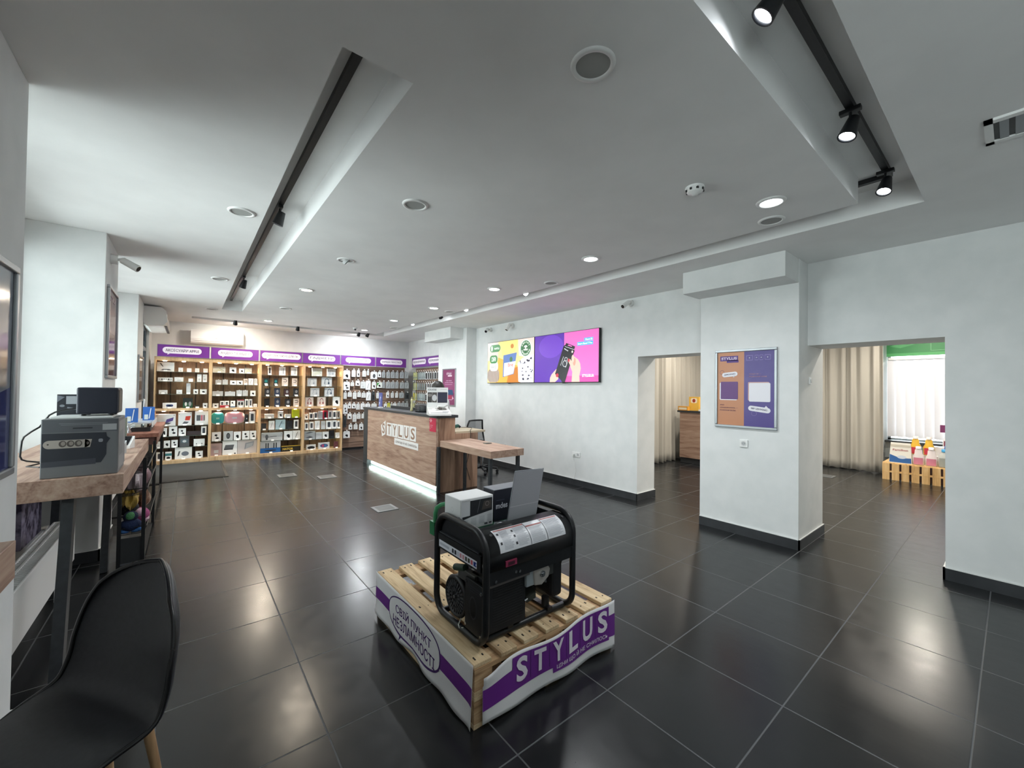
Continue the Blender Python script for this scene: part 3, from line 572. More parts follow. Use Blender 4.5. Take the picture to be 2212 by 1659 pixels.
# kind -> (words for the label, body colour)
W = {'plain': ('small white box', WB), 'dots': ('low white box with two dark dots', WB), 'tablet': ('white box with a tablet stand picture', WB), 'strip': ('long white box with a strip pattern', WB),
 'device': ('white box with a black gadget picture', WB), 'robot': ('white box with a black jointed gadget', WB), 'mouse': ('grey box with a computer mouse picture', GB), 'mousekit': ('wide white box with keyboard and mouse', WB),
 'hp': ('grey box with grey headphones', GB), 'hpdark': ('grey box with dark headphones', GB), 'hpred': ('box with dark red headphones', M('cfc4bd')), 'lappurple': ('white box with a purple laptop', WB),
 'lapred': ('white box with a red laptop', WB), 'stripes': ('white box with coloured bars', WB), 'cable': ('white card with a dark cable', M('d8ccc4')), 'usb': ('white box with two sticks', WB), 'pen': ('white card with a black pen', WB),
 'phone': ('black case with a phone', BLK), 'phonebox': ('white box with a dark phone', WB), 'mic': ('long grey box with a microphone', GB), 'blue': ('white box with a blue picture', WB), 'green': ('green and black box', M('1b3a2c')),
 'redbase': ('white box with red base', WB), 'redtop': ('grey box with red top edge', GB), 'bluebase': ('white box with blue base', WB), 'teal': ('box with a teal band', WB), 'face': ('dark box with teal face', M('20282c')),
 'game': ('dark printed box', M('24262b')), 'gamblue': ('dark blue printed box', M('28364f')), 'gamered': ('dark red printed box', M('3a2226')), 'router': ('blue and white box with antennas', M('b7bcc2')), 'brandbar': ('low black box with yellow letters', M('1d1c16')),
 'lapgrey': ('white box with a grey laptop', WB), 'shadow': ('large grey box with a computer case', M('c2bcbc')), 'picture': ('printed dark grey box', M('55585c')), 'multi': ('box with a colourful oval', M('cdd0d4')), 'wrist': ('grey box with two grey pads', M('aab0b5')),
 'pad': ('white box with a black gamepad', WB), 'screen': ('pale box with a bent lamp picture', M('c9ccc6')), 'watch': ('dark clear case with a strap', M('6b4248')), 'clear': ('pale grey box', M('bfc3c6')), 'pinkish': ('tall pinkish grey box', M('b39c9c')),
 'yellow': ('bright yellow ribbed box', M('d6e02a', .5)), 'dark': ('small dark box', M('2a2c30')), 'red': ('red phone case box', M('b01f3c')), 'lightblue': ('pale blue tube pack', M('a8c0c8')), 'tealdark': ('dark box with teal face', M('1f2a2c')),
 'cyan': ('turquoise zip case', M('3fb9bd', .6)), 'pink': ('pink zip case', M('dba0ac', .6)), 'bag': ('black teardrop pouch', M('1e2022', .7)), 'low': ('low dark case', M('3a3235')), 'tall': ('tall white box', WB)}
SHN = ['top', 'second', 'third', 'fourth', 'fifth', 'sixth', 'seventh', 'bottom']
GOODS = [
 [[(108,322,355,472,'tablet'),(375,430,420,472,'plain'),(480,535,430,478,'plain'),(580,632,430,480,'plain'),(683,738,436,485,'plain')],
  [(120,302,548,595,'strip'),(325,435,545,598,'plain'),(498,555,560,600,'plain'),(606,660,510,603,'tall'),(675,728,510,603,'tall')],
  [(132,238,702,750,'dots'),(350,420,697,748,'plain'),(473,524,615,748,'clear'),(560,618,690,748,'device'),(641,724,690,748,'device')],
  [(178,352,852,920,'blue'),(430,550,795,918,'green'),(578,635,890,922,'dark'),(676,733,865,922,'device')],
  [(88,340,995,1140,'lappurple'),(372,538,970,1128,'lapred'),(578,742,970,1135,'stripes')],
  [(160,232,1165,1270,'device'),(257,360,1150,1268,'robot'),(376,466,1172,1262,'robot'),(480,648,1200,1250,'low'),(655,720,1150,1252,'phonebox')],
  [(88,160,1360,1438,'plain'),(192,270,1340,1425,'device'),(286,365,1333,1420,'robot'),(388,508,1270,1415,'picture'),(562,697,1322,1405,'dots')],
  [(95,185,1490,1592,'phonebox'),(210,290,1478,1578,'teal'),(330,540,1418,1560,'mousekit'),(585,675,1470,1550,'robot')]],
 [[(800,955,415,490,'screen'),(1008,1090,420,492,'device'),(1127,1190,440,500,'device'),(1195,1280,430,500,'screen')],
  [(833,908,572,628,'clear'),(918,985,570,630,'clear'),(1013,1090,583,635,'device'),(1098,1170,583,635,'device'),(1180,1230,565,640,'cable'),(1240,1300,560,640,'pen'),(1308,1350,560,638,'clear')],
  [(795,925,720,777,'clear'),(948,1075,725,777,'clear'),(1093,1160,710,778,'clear'),(1168,1232,710,778,'clear'),(1263,1327,712,777,'device')],
  [(798,870,860,912,'device'),(888,940,833,915,'redbase'),(944,1000,833,915,'redbase'),(1018,1075,830,912,'bluebase'),(1100,1185,822,915,'redtop'),(1195,1240,815,915,'phonebox'),(1248,1285,815,915,'phonebox'),(1300,1345,875,915,'plain')],
  [(778,940,980,1120,'cyan'),(945,1190,978,1118,'pink'),(1195,1240,1000,1110,'bag'),(1250,1320,975,1112,'phonebox')],
  [(787,900,1225,1332,'robot'),(930,1048,1212,1322,'mouse'),(1058,1145,1220,1318,'device'),(1163,1250,1218,1318,'robot'),(1257,1335,1218,1318,'robot')],
  [(768,910,1370,1520,'pinkish'),(918,1098,1340,1520,'lapgrey'),(1102,1350,1338,1505,'shadow')]],
 [[(1482,1525,395,512,'phonebox'),(1620,1698,405,515,'usb'),(1768,1842,405,520,'usb')],
  [(1425,1490,550,645,'tealdark'),(1552,1605,550,642,'tealdark'),(1655,1728,545,648,'cable'),(1780,1842,550,648,'cable')],
  [(1440,1508,685,780,'game'),(1560,1628,680,780,'gamblue'),(1680,1745,690,780,'gamered'),(1795,1860,685,780,'game')],
  [(1435,1500,808,910,'phone'),(1562,1630,800,910,'gamblue'),(1690,1760,815,910,'game'),(1797,1865,808,905,'cable')],
  [(1440,1555,998,1050,'dots'),(1605,1668,970,1050,'device'),(1693,1762,1005,1050,'plain'),(1780,1870,948,1045,'yellow')],
  [(1400,1460,1110,1190,'dark'),(1490,1560,1078,1185,'pen'),(1575,1695,1062,1180,'lightblue'),(1705,1785,1080,1182,'phone'),(1800,1858,1062,1170,'phonebox')],
  [(1400,1660,1228,1325,'mic'),(1680,1782,1208,1312,'device'),(1787,1880,1205,1310,'pen')],
  [(1385,1635,1335,1490,'router'),(1645,1890,1405,1475,'brandbar')]],
 [[(1344,1464,410,520,'screen'),(1529,1629,415,525,'hp')],
  [(1282,1396,550,652,'hp'),(1459,1584,545,655,'hpdark')],
  [(1319,1429,677,778,'hp'),(1497,1609,675,780,'hpdark')],
  [(1256,1356,795,905,'hpred'),(1406,1506,795,905,'hpred'),(1599,1699,795,905,'device')],
  [(1246,1289,1000,1065,'device'),(1304,1354,980,1058,'phonebox'),(1364,1406,975,1060,'phonebox'),(1417,1469,965,1062,'clear'),(1474,1532,960,1062,'red'),(1539,1584,960,1060,'phonebox'),(1591,1639,962,1058,'phonebox'),(1644,1692,965,1058,'mouse')],
  [(1249,1294,1100,1188,'phonebox'),(1307,1359,1090,1185,'phonebox'),(1374,1434,1085,1188,'pen'),(1452,1502,1090,1188,'clear'),(1514,1582,1085,1185,'phonebox'),(1587,1644,1085,1185,'phonebox'),(1649,1692,1088,1180,'phonebox')],
  [(1244,1376,1210,1310,'wrist'),(1384,1462,1230,1310,'clear'),(1470,1544,1230,1310,'device'),(1549,1614,1205,1302,'phone'),(1629,1684,1240,1302,'plain')],
  [(1269,1384,1390,1450,'pad'),(1419,1554,1365,1440,'multi'),(1609,1659,1345,1422,'watch')]]]
for ci, shelves_ in enumerate(GOODS):
    t, zs, sh, cx0, cx1 = CABS[ci]; nsh = len(zs)
    for si, items in enumerate(shelves_):
        zb = zs[si]; sn = SHN[si] if si < nsh-1 else 'bottom'
        for k, (a, b_, c, d, kind) in enumerate(items):
            off = 320 if ci < 3 else 424                                   # the fourth cabinet was measured in a second close-up
            pa, pb = (320+a/kA, 320+b_/kA) if ci < 3 else (640+(a-1144)/kB, 640+(b_-1144)/kB)
            ym = 720+(c+d)/2/kA
            X0 = max(cx0+.026, onY(pa, ym, YI).x); X1 = min(cx1-.026, onY(pb, ym, YI).x)
            w = max(.03, X1-X0); h = min((d-c)/kA/ (720+d/kA-(720+c/kA)) * abs(onY((pa+pb)/2, 720+c/kA, YI).z-onY((pa+pb)/2, 720+d/kA, YI).z), (2.0 if si == 0 else zs[si-1]-.012 if si != 4 else 1.025)-zb-.004)
            words_, body = W[kind]; dep = .035 if h > w*1.4 else .07
            lab = '%s, %s from left on the %s shelf, %s cabinet' % (words_, ORD[k], sn, CABN[ci])
            cat = 'case' if kind in ('cyan', 'pink', 'bag') else 'box'
            b = MB()
            if kind in ('cyan', 'pink', 'bag'):
                seg = 14; pr = []
                def shp(u, v, s=1):
                    th = u*2*math.pi; e = .55 if kind != 'bag' else .8
                    cx_, sn_ = math.cos(th), math.sin(th); xx = math.copysign(abs(cx_)**e, cx_)*w/2; zz = math.copysign(abs(sn_)**e, sn_)*h/2
                    tt = v*math.pi; rr = math.sin(tt)**.5 if 0 < v < 1 else 0
                    return (xx*rr, -dep*.5*math.cos(tt), h/2+zz*rr)
                b.grid(shp, 20, 8, body); 
                b.tube([(math.copysign(abs(math.cos(q))**.55, math.cos(q))*w/2, 0, h/2+math.copysign(abs(math.sin(q))**.55, math.sin(q))*h/2) for q in [i*2*math.pi/28 for i in range(28)]], .004, M('d9e4e4') if kind != 'bag' else BLK, closed=True, n=6)
                b.box(-w*.12, w*.12, -dep*.52, -dep*.49, h*.42, h*.56, M('d0d4d6') if kind != 'cyan' else M('9fe0e0'))
                name = 'zip_case' if kind != 'bag' else 'pouch'
            else:
                b.box(-w/2, w/2, -dep/2, dep/2, 0, h, body); P = Pl(b, (-w/2, -dep/2, 0), (1, 0, 0), (0, 0, 1))
                mk = {'gamblue': 'game', 'gamered': 'game', 'red': 'phone', 'tealdark': 'face', 'clear': 'plain', 'tall': 'plain', 'lightblue': 'pen', 'pinkish': 'plain'}.get(kind, kind)
                mark(P, w, h, mk)
                if kind in ('clear',) and si in (1, 2): b.box(-w*.1, w*.1, -dep/2, -dep/2+.003, h, h+.012, body)
                if kind == 'yellow':
                    for q in range(5): b.box(-w/2+.012+q*w*.19, -w/2+.02+q*w*.19, -dep/2-.004, -dep/2, 0, h, M('b8c41c'))
                name = {'hp': 'headphone_box', 'hpdark': 'headphone_box', 'hpred': 'headphone_box', 'lappurple': 'laptop_box', 'lapred': 'laptop_box', 'lapgrey': 'laptop_box', 'router': 'router_box', 'mousekit': 'keyboard_box', 'mouse': 'mouse_box', 'phonebox': 'phone_accessory_box', 'mic': 'microphone_box'}.get(kind, 'product_box')
            it = b.build(name); it.location = ((X0+X1)/2, YI+dep/2, zb+(.0045 if name in ('zip_case', 'pouch') else .0005)); it.rotation_euler = (0, 0, random.uniform(-.04, .04) if w < .15 else 0)
            tag(it, lab, cat, 'goods on the shelves of the %s cabinet' % CABN[ci])
            if k % 2 == 0 or len(items) < 5:
                tg = MB((cx0, YF, 0)); xm = (X0+X1)/2; tg.poly([(xm-.028, 10.405, zb+.001), (xm+.028, 10.405, zb+.001), (xm+.028, 10.415, zb+.03), (xm-.028, 10.415, zb+.03)], M('f4f4f2', .6)); tg.box(xm-.028, xm+.028, 10.404, 10.418, zb, zb+.002, M('f4f4f2', .6))
                tg.build('price_tag', sh[si])
# header signs
def header(P0, r, w, h, txt, lab, bw=.66, tail=True, px=None):
    P0 = Vector(P0); b = MB(P0); r = Vector(r); n = r.cross(Vector((0, 0, 1)))
    t = thing('header_sign', lab, 'sign', P0, group='purple header signs')
    q = [P0, P0+r*w, P0+r*w-n*.04, P0-n*.04]; q = q+[v+Vector((0, 0, h)) for v in q]; b.add(q, [(0,1,2,3),(7,6,5,4),(0,4,5,1),(1,5,6,2),(2,6,7,3),(3,7,4,0)], PURPLE)
    sub(t, 'panel', b); b = MB(P0); P = Pl(b, P0, r, (0, 0, 1))
    for a in ((0, w, 0, .006), (0, w, h-.006, h), (0, .006, 0, h), (w-.006, w, 0, h)): P.rect(*a, ALU, .003)
    sub(t, 'frame', b); b = MB(P0); P = Pl(b, P0, r, (0, 0, 1)); cx = w*.5 if px is None else px; hw = w*bw/2
    P.rr(cx-hw, cx+hw, h*.28, h*.80, h*.26, M('f0e6ef', .4), .002); P.poly([(cx-hw*.75, h*.30), (cx-hw*.6, h*.30), (cx-hw*.76, h*.16)], M('f0e6ef', .4), .002)
    P.text(txt, cx, h*.54, M('3c2350'), w=hw*2*.86, h=h*.24, dz=.0035, bold=.008); sub(t, 'speech_bubble', b)
TXT = [('АКСЕСУАРИ APPLE', -.454, .358, .74, .38), ('АУДІО ТА ВІДЕО', .377, 1.219, .72, None), ('КОМПЛЕКТУЮЧІ ДЛЯ ПК', 1.24, 2.072, .92, None), ('ГАДЖЕТИ', 2.082, 2.917, .72, None), ('ЗАРЯДНІ ПРИСТРОЇ', 2.933, 3.778, .74, None), ('ЗАРЯДНІ ПРИСТРОЇ', 3.802, 4.625, .74, None)]
LT = ['reading AKSESUARY in Cyrillic, leftmost over the cabinets', 'about audio and video over the second cabinet', 'about computer components over the third cabinet', 'with one short word over the fourth cabinet', 'about chargers, left one over the slat wall', 'about chargers, right one over the slat wall']
for i, (s, a, b_, bw, px) in enumerate(TXT): header((a, 10.33, 2.10), (1, 0, 0), b_-a, .24, s, 'purple header sign '+LT[i], bw=bw, px=px)
header((4.86, 10.47, 2.12), (0, -1, 0), .87, .26, 'АКСЕСУАРИ ДЛЯ СМАРТФОНІВ', 'purple header sign on the right-hand wall, next to the corner', bw=.92)
header((4.86, 9.59, 2.12), (0, -1, 0), .87, .26, 'АКСЕСУАРИ ДЛЯ СМАРТФОНІВ', 'purple header sign on the right-hand wall, half hidden by the column', bw=.8)
# slat walls
def slatwall(lab, box, hooksign):
    t = thing('slat_wall', lab, 'slat wall', (box[0], box[2], 0)); o = t.location.copy(); b = MB(o); b.box(*box, .04, 2.10, SLATW); sub(t, 'panel', b)
    b = MB(o); b.box(box[0]+.01, box[1]-.005, box[2]+.02, box[3]-.005, 0, .04, BLACKP); sub(t, 'plinth', b)
    b = MB(o)
    for i in range(13):
        z = .16+i*.15
        if hooksign == 'y': b.box(box[0], box[1], box[2]-.0012, box[2]+.001, z, z+.01, M('3b2d26'))
        else: b.box(box[0]-.0012, box[0]+.001, box[2], box[3], z, z+.01, M('3b2d26'))
    sub(t, 'groove_strip', b); return t
S1 = slatwall('brown slat wall with hanging packs right of the cabinets', (3.0, 4.66, 10.50, YB), 'y')
S2 = slatwall('brown slat wall with phone cases on the right-hand wall', (4.99, 5.02, 8.71, 10.50), 'x')
def hook(t, p, d, n=.09):
    o = t.location; b = MB(o); p = Vector(p); d = Vector(d); b.tube([p, p+d*n, p+d*(n+.01)+Vector((0, 0, .012))], .003, STEEL, n=6); b.bar(p+Vector((0, 0, -.01)), p+Vector((0, 0, .012)), .02, .008, BLK, up=d); h = sub(t, 'hook', b)
    b = MB(o); c = p+d*(n+.005); r = d.cross(Vector((0, 0, 1))); P = Pl(b, c+Vector((0, 0, .012)), Vector((0, 0, 1)).cross(d), (0, 0, 1)); P.rr(-.016, .016, -.008, .018, .008, M('f6f6f4', .5), .001); b.build('price_tag', h)
PK = {'w': ('white pack with a small gadget', WB, 'device'), 'p': ('plain white pack', M('d9dcdb'), 'plain'), 'g': ('grey clear pack', M('a9aeb0'), 'pen'), 'm': ('white box with a computer mouse', WB, 'mouse'), 'k': ('dark pack', M('3a4042'), 'phone'), 'y': ('yellow pack', M('c9c84a'), 'plain'),
      'n': ('pack with a green corner', M('e4ebe4'), 'device'), 'c': ('white pack with a black cable', WB, 'pen'), 'h': ('white pack with a phone holder', WB, 'robot')}
a8 = lambda x: 730+x/8.294
b8 = lambda y: 780+y/8.294
c5 = lambda x: (640+x/5.7194-730)*8.294
d5 = lambda y: (720+y/5.7194-780)*8.294
PR = [[(100,220,170,322,'w'),(250,318,165,282,'c'),(340,395,165,282,'w'),(440,505,175,278,'p'),(520,560,170,255,'p'),(592,706,195,322,'m'),(718,775,195,290,'w'),(790,850,195,300,'g'),(870,935,195,305,'g'),(950,1018,195,305,'g'),(1032,1088,198,308,'g')]+[(c5(a),c5(b),d5(480),d5(556),'g') for a, b in ((1282,1330),(1340,1385))],
 [(100,215,375,522,'h'),(228,290,380,450,'p'),(316,395,355,442,'w'),(408,495,370,490,'p'),(500,588,355,515,'c'),(612,682,375,498,'w'),(700,788,380,480,'n'),(793,845,375,485,'g'),(862,942,375,490,'g'),(950,1018,375,490,'g'),(1030,1088,375,490,'g')]+[(c5(a),c5(b),d5(608),d5(682),'g') for a, b in ((1282,1335),(1342,1390))],
 [(100,160,565,675,'p'),(176,250,560,640,'p'),(270,335,565,675,'p'),(350,412,560,645,'p'),(425,497,570,655,'p'),(508,590,560,705,'c'),(605,665,555,710,'k'),(690,740,570,668,'p'),(868,920,560,660,'w'),(950,1003,570,658,'p'),(1030,1078,570,655,'p')]+[(c5(1275),c5(1330),d5(735),d5(800),'g'),(c5(1345),c5(1400),d5(740),d5(812),'k')],
 [(97,174,780,945,'h'),(182,235,760,848,'w'),(250,320,765,848,'w'),(328,392,770,868,'p'),(408,480,760,865,'c'),(490,578,765,862,'c'),(600,695,765,858,'p'),(828,880,765,850,'w'),(887,935,750,850,'y'),(942,975,765,850,'p'),(985,1050,760,850,'w')]+[(c5(a),c5(b),d5(860),d5(912),'g') for a, b in ((1250,1290),(1297,1336),(1342,1385))],
 [(98,150,985,1187,'k'),(172,248,945,1038,'w'),(265,332,955,1088,'p'),(340,405,945,1035,'p'),(425,495,945,1025,'p')], [(195,258,1140,1225,'w'),(283,352,1135,1222,'p'),(382,455,1125,1235,'w')], [(97,215,1260,1378,'w')]]
YP = 10.42
for ri, row in enumerate(PR):
    for k, (a, b_, c, d, q) in enumerate(row):
        xa, xb = a8(a), a8(b_); ya, yb = b8(c), b8(d); xm = (xa+xb)/2
        X0, X1 = onY(xa, ya, YP).x, onY(xb, ya, YP).x; z1, z0 = onY(xm, ya, YP).z, onY(xm, yb, YP).z; w, h = X1-X0, z1-z0
        X0 = max(X0, 3.006); X1 = X0+w
        words_, body, mk = PK[q]; b = MB(); dep = .02 if q not in 'mh' else .05
        b.box(-w/2, w/2, -dep/2, dep/2, -h, -.012, body); b.box(-w*.42, w*.42, -dep/2, -dep/2+.002, -.012, .008, body); P = Pl(b, (-w/2, -dep/2, -h), (1, 0, 0), (0, 0, 1)); mark(P, w, h*.86, mk)
        if q == 'n': P.poly([(0, h*.3), (0, h*.86), (w*.45, h*.86)], M('2f9a3c'), .0018)
        it = b.build('hanging_pack'); it.location = ((X0+X1)/2, YP+dep/2, z1); it.rotation_euler = (0, 0, random.uniform(-.12, .12) if w < .09 else 0)
        tag(it, '%s, %s from left in %s row of slat wall' % (words_, ORD[k], ORD[ri]), 'pack', 'packs hanging on the slat wall')
        hook(S1, ((X0+X1)/2, 10.499, z1+.012), (0, -1, 0))
for ri, (z, nn) in enumerate(((1.985, 13), (1.70, 13), (1.42, 12), (1.14, 12))):
    for k in range(nn):
        y = 10.40-k*.123; q = k if k > 1 else -k
        if k < 2: body, mk, wd_ = M('bdbf86') if ri != 2 or k else M('c8bd52'), 'plain', 'yellowish phone case pack'
        elif k < 6: body, mk, wd_ = M('99a3a3'), 'plain', 'clear grey phone case pack'
        else: body, mk, wd_ = M('e6e8ea'), 'case', 'white-edged black phone case'
        w, h = .083, .2; b = MB(); b.box(-.008, .008, -w/2, w/2, -h, -.015, body); b.box(-.006, -.003, -w*.25, w*.25, -.015, .012, body); P = Pl(b, (-.008, w/2, -h), (0, -1, 0), (0, 0, 1))
        if mk == 'case': P.rr(.01, w-.01, .012, h-.03, .012, M('1a1b20', .2))
        else: P.rect(.012, w-.012, .03, h*.4, M('7d8687')); P.rect(.02, w-.02, h*.5, h*.55, G1)
        it = b.build('phone_case'); it.location = (4.90, y, z); it.rotation_euler = (0, 0, random.uniform(-.25, .25))
        tag(it, '%s, %s from the corner, %s row of the right slat wall' % (wd_, ORD[k], ORD[ri]), 'phone case', 'phone cases on the right-hand slat wall')
        hook(S2, (4.989, y, z+.012), (-1, 0, 0), .11)
# ================================================================ RECEPTION COUNTER
t = thing('reception_counter', 'oak reception counter with dark top and a white company logo', 'counter', (2.89, 5.34, 0)); o = t.location.copy()
b = MB(o); b.box(2.89, 2.925, 5.36, 8.26, .10, 1.105, OAKY); b.box(2.93, 3.20, 5.345, 5.37, .0, 1.105, OAKZ); fp = sub(t, 'front_panel', b)
b = MB(o); b.box(2.87, 3.24, 5.32, 8.50, 1.107, 1.147, GREYM); sub(t, 'counter_top', b, bevel=.003)
b = MB(o); b.box(2.885, 3.20, 8.26, 8.48, 0, 1.107, M('33363a')); sub(t, 'end_panel', b)
b = MB(o); b.box(2.965, 3.19, 5.40, 8.26, 0, .10, M('b9c4c0', .4)); sub(t, 'plinth', b)
b = MB(o); b.box(2.93, 2.945, 5.38, 8.25, .085, .098, M('dff7ec', .4, emit=2.5)); sub(t, 'light_strip', b)
lamp('lamp', 'AREA', (2.93-o.x, 6.81-o.y, .082), 5.0, (.82, 1.0, .93), .02, t, sizey=2.85, rot=(0, R(-8), 0))
b = MB(o); b.box(2.895, 2.935, 5.30, 5.345, 0, .685, GREYM)
for z in (.16, .28): b.cyl((2.912, 5.299, z), (2.912, 5.302, z), .006, STEEL, n=10)
sub(t, 'metal_post', b)
# logo: white tiles with brown letters (surface facing the shop)
b = MB(o); P = Pl(b, (2.889, 7.55, 0), (0, -1, 0), (0, 0, 1)); WT = M('eceaea', .4); BR = M('9b7a66', .5)
P.poly([(.02, .84), (.245, .945), (.245, .69), (.075, .635), (.01, .84)][:4], WT, .003); P.text('S', .148, .792, BR, w=.125, h=.19, dz=.005, bold=.02)
for i, ch in enumerate('TYLUS'):
    x0 = .305+i*.246; P.rect(x0, x0+.234, .676+.002*i, .912+.002*i, WT, .003); P.text(ch, x0+.117, .794+.002*i, BR, w=.15, h=.185, dz=.005, bold=.02)
P.rect(.66, 1.61, .553, .668, WT, .0028); P.text('ЦІНИ ЩО Й НЕ СНИЛОСЬ', 1.135, .610, M('6b5a55'), w=.84, h=.055, dz=.005, bold=.0); sub(t, 'logo', b)
b = MB(o); P = Pl(b, (2.889, 5.572, .898), (0, -1, 0), (0, 0, 1)); P.rect(0, .205, 0, .205, M('c22a4c', .4), .002)
for a in range(4): P.ell(.045+.018*math.cos(a*math.pi/2), .165+.018*math.sin(a*math.pi/2), .009, .009, M('f2e3e6'), .003)
for i in range(3): P.text(('мобільний', 'мінімаркет', 'тут')[i], .02, .095-.026*i, M('f0d8de'), h=.014, left=True, dz=.003)
sub(t, 'red_sticker', b)
# side table in front
t = thing('side_table', 'thick oak side table on graphite legs beside the counter', 'table', (3.2, 4.7, 0)); o = t.location.copy()
b = MB(o); b.box(2.94, 3.475, 4.05, 5.335, .685, .775, OAKY); sub(t, 'table_top', b, bevel=.002)
for x, y in ((2.985, 4.12), (3.43, 4.12), (3.345, 5.28)): b = MB(o); b.box(x-.02, x+.02, y-.02, y+.02, 0, .685, GREYM); sub(t, 'leg', b)
b = MB(o); b.bar((2.985, 4.12, .1), (3.43, 4.12, .1), .02, .02, GREYM); sub(t, 'stretcher', b)
p = onZ(1053, 958, .776); b = MB(p); b.box(p.x-.05, p.x+.05, p.y-.04, p.y+.04, .776, .786, M('5a5a52')); tag(b.build('cable_grommet', bevel=.003), 'small dark cable cover lying on the oak side table', 'cable cover')
# work desk behind the counter
t = thing('work_desk', 'oak work desk behind the counter end', 'desk', (3.5, 6, 0)); o = t.location.copy()
b = MB(o); b.box(3.24, 3.80, 5.40, 6.02, .855, .885, M('c2b49a', .5)); sub(t, 'desk_top', b)
b = MB(o); b.box(3.215, 3.64, 5.375, 5.40, 0, .855, OAKZ); sub(t, 'side_panel', b); b = MB(o); b.box(3.215, 3.235, 5.41, 6.0, 0, .855, OAKZ); sub(t, 'back_panel', b)
p = onZ(982, 926, .886); b = MB(p); b.cyl(p+Vector((-.03, 0, .03)), p+Vector((.07, .0, .045)), .028, M('2c5a50')); b.cyl(p+Vector((.07, 0, .045)), p+Vector((.1, -.01, .02)), .02, BLK)
b.tube([p+Vector((.1, -.01, .02)), p+Vector((.2, .02, .01)), p+Vector((.28, -.1, .012)), Vector((3.5, 5.385, .893)), Vector((3.5, 5.366, .85)), Vector((3.49, 5.366, .6)), Vector((3.42, 5.366, .35)), Vector((3.5, 5.366, .12))], .004, BLK, n=8)
tag(b.build('hand_scanner'), 'green and black hand scanner with cable on the work desk', 'scanner')
# display stand with writing on the counter top
t = thing('countertop_display', 'white countertop display with dark pictures and a sloping tray', 'display stand', (3.0, 5.6, 1.147)); o = t.location.copy(); z0 = 1.148
b = MB(o); b.hexa([(2.84, 5.50, z0), (3.16, 5.50, z0), (3.16, 5.86, z0), (2.84, 5.86, z0), (2.84, 5.50, z0+.02), (3.16, 5.50, z0+.02), (3.16, 5.86, z0+.02), (2.84, 5.86, z0+.02)], GLOSSW)
b = MB(o); A = [(2.60, 5.52), (2.60, 5.84), (2.98, 5.84), (2.98, 5.52)]
b = MB(o)
prof = [(2.78, z0), (2.78, z0+.03), (3.03, z0+.11), (3.03, z0+.42), (3.075, z0+.42), (3.075, z0)]
# the stand faces the camera corner, so it is built along its own axes and turned
t.location = (2.98, 5.56, z0); t.rotation_euler = (0, 0, R(-20)); b = MB()
pr = [(-.30, 0), (-.30, .028), (.02, .115), (.02, .415), (.06, .415), (.06, 0)]
for i in range(len(pr)): q0, q1 = pr[i], pr[(i+1) % 6]; b.poly([(-.13, q0[0], q0[1]), (-.13, q1[0], q1[1]), (.19, q1[0], q1[1]), (.19, q0[0], q0[1])], GLOSSW)
b.poly([(-.13, *q) for q in pr], GLOSSW); b.poly([(.19, *q) for q in pr][::-1], GLOSSW); sub(t, 'body', b)
b = MB(); P = Pl(b, (-.13, .02, .115), (1, 0, 0), (0, 0, 1)); P.text('BOROFONE', .078, .265, M('56585c'), w=.125, h=.028, bold=.01); P.rect(.2, .3, .27, .274, G1)
P.rect(.01, .075, .07, .225, M('4a4846')); P.ell(.04, .18, .03, .025, M('8a8480'), .0015); P.rect(.078, .15, .07, .225, M('5b5753')); P.ell(.112, .14, .035, .05, M('d0d0d0'), .0015); P.rect(.16, .31, .065, .228, M('2c2c38')); P.rect(.165, .305, .08, .22, M('3a3b4c'), .0015); sub(t, 'printed_panel', b)
b = MB(); P = Pl(b, (-.13, -.30, .028), (1, 0, 0), (0, .32, .087))
P.rect(.02, .28, .03, .055, M('6a6c70')); P.rect(.2, .3, .07, .12, M('9a9c9e')); P.rr(.06, .16, .15, .25, .03, M('f4f4f2'), .004); P.rr(.16, .28, .17, .28, .02, M('8a8680'), .004)
b.tube([(-.02, -.16, .10), (.03, -.1, .13), (.1, -.12, .12), (.16, -.08, .15)], .016, M('c9c9c6'), n=8); b.box(0, .08, -.11, -.05, .09, .13, M('6b645e')); sub(t, 'tray_goods', b)
p = onX(822, 876, 3.06); p.z = 1.148; b = MB(p)
b.lathe([(.055, 0), (.055, .012), (.012, .02)], p, GLOSSW, n=20, sx=1, sy=.8); b.hexa([p+Vector(v) for v in ((-.01, -.075, .02), (.01, -.075, .02), (.01, .075, .02), (-.01, .075, .02), (-.01, -.07, .30), (.01, -.07, .30), (.01, .07, .30), (-.01, .07, .30))], M('5a64a8', .4))
P = Pl(b, p+Vector((-.0105, .07, .02)), (0, -1, 0), (0, 0, 1))
for i in range(6): P.ell(.03+.016*i, .04+.036*i, .03, .022, M(('8fa2d2', 'c6cde8', '7480bf')[i % 3], .4), .001+.0003*i)
tag(b.build('leaflet_stand'), 'narrow blue printed standee at the far end of the counter', 'leaflet stand')
b = MB((3.10, 6.15, 1.148)); b.lathe([(.0, 0), (.17, 0), (.18, .02), (.18, .1), (.16, .13), (0, .135)], (3.12, 6.3, 1.148), BLACKP, n=28, sx=.55); 
for i in range(3): b.box(3.02, 3.03, 6.2, 6.4, 1.17+i*.03, 1.178+i*.03, M('3c3f45'))
tag(b.build('receipt_printer'), 'rounded black receipt printer on the counter behind the display', 'printer')
b = MB((3.1, 7.2, 1.148)); b.box(3.16, 3.20, 6.72, 7.75, 1.148, 1.20, M('23262b')); tag(b.build('low_screen'), 'long low black bar along the back of the counter top', 'screen')
p = Vector((3.08, 6.62, 1.148)); b = MB(p); b.lathe([(.02, 0), (.028, .01), (.018, .06), (.022, .11), (.014, .14), (.02, .165), (.022, .19), (.012, .215), (0, .22)], p, M('b9b58a'), n=16)
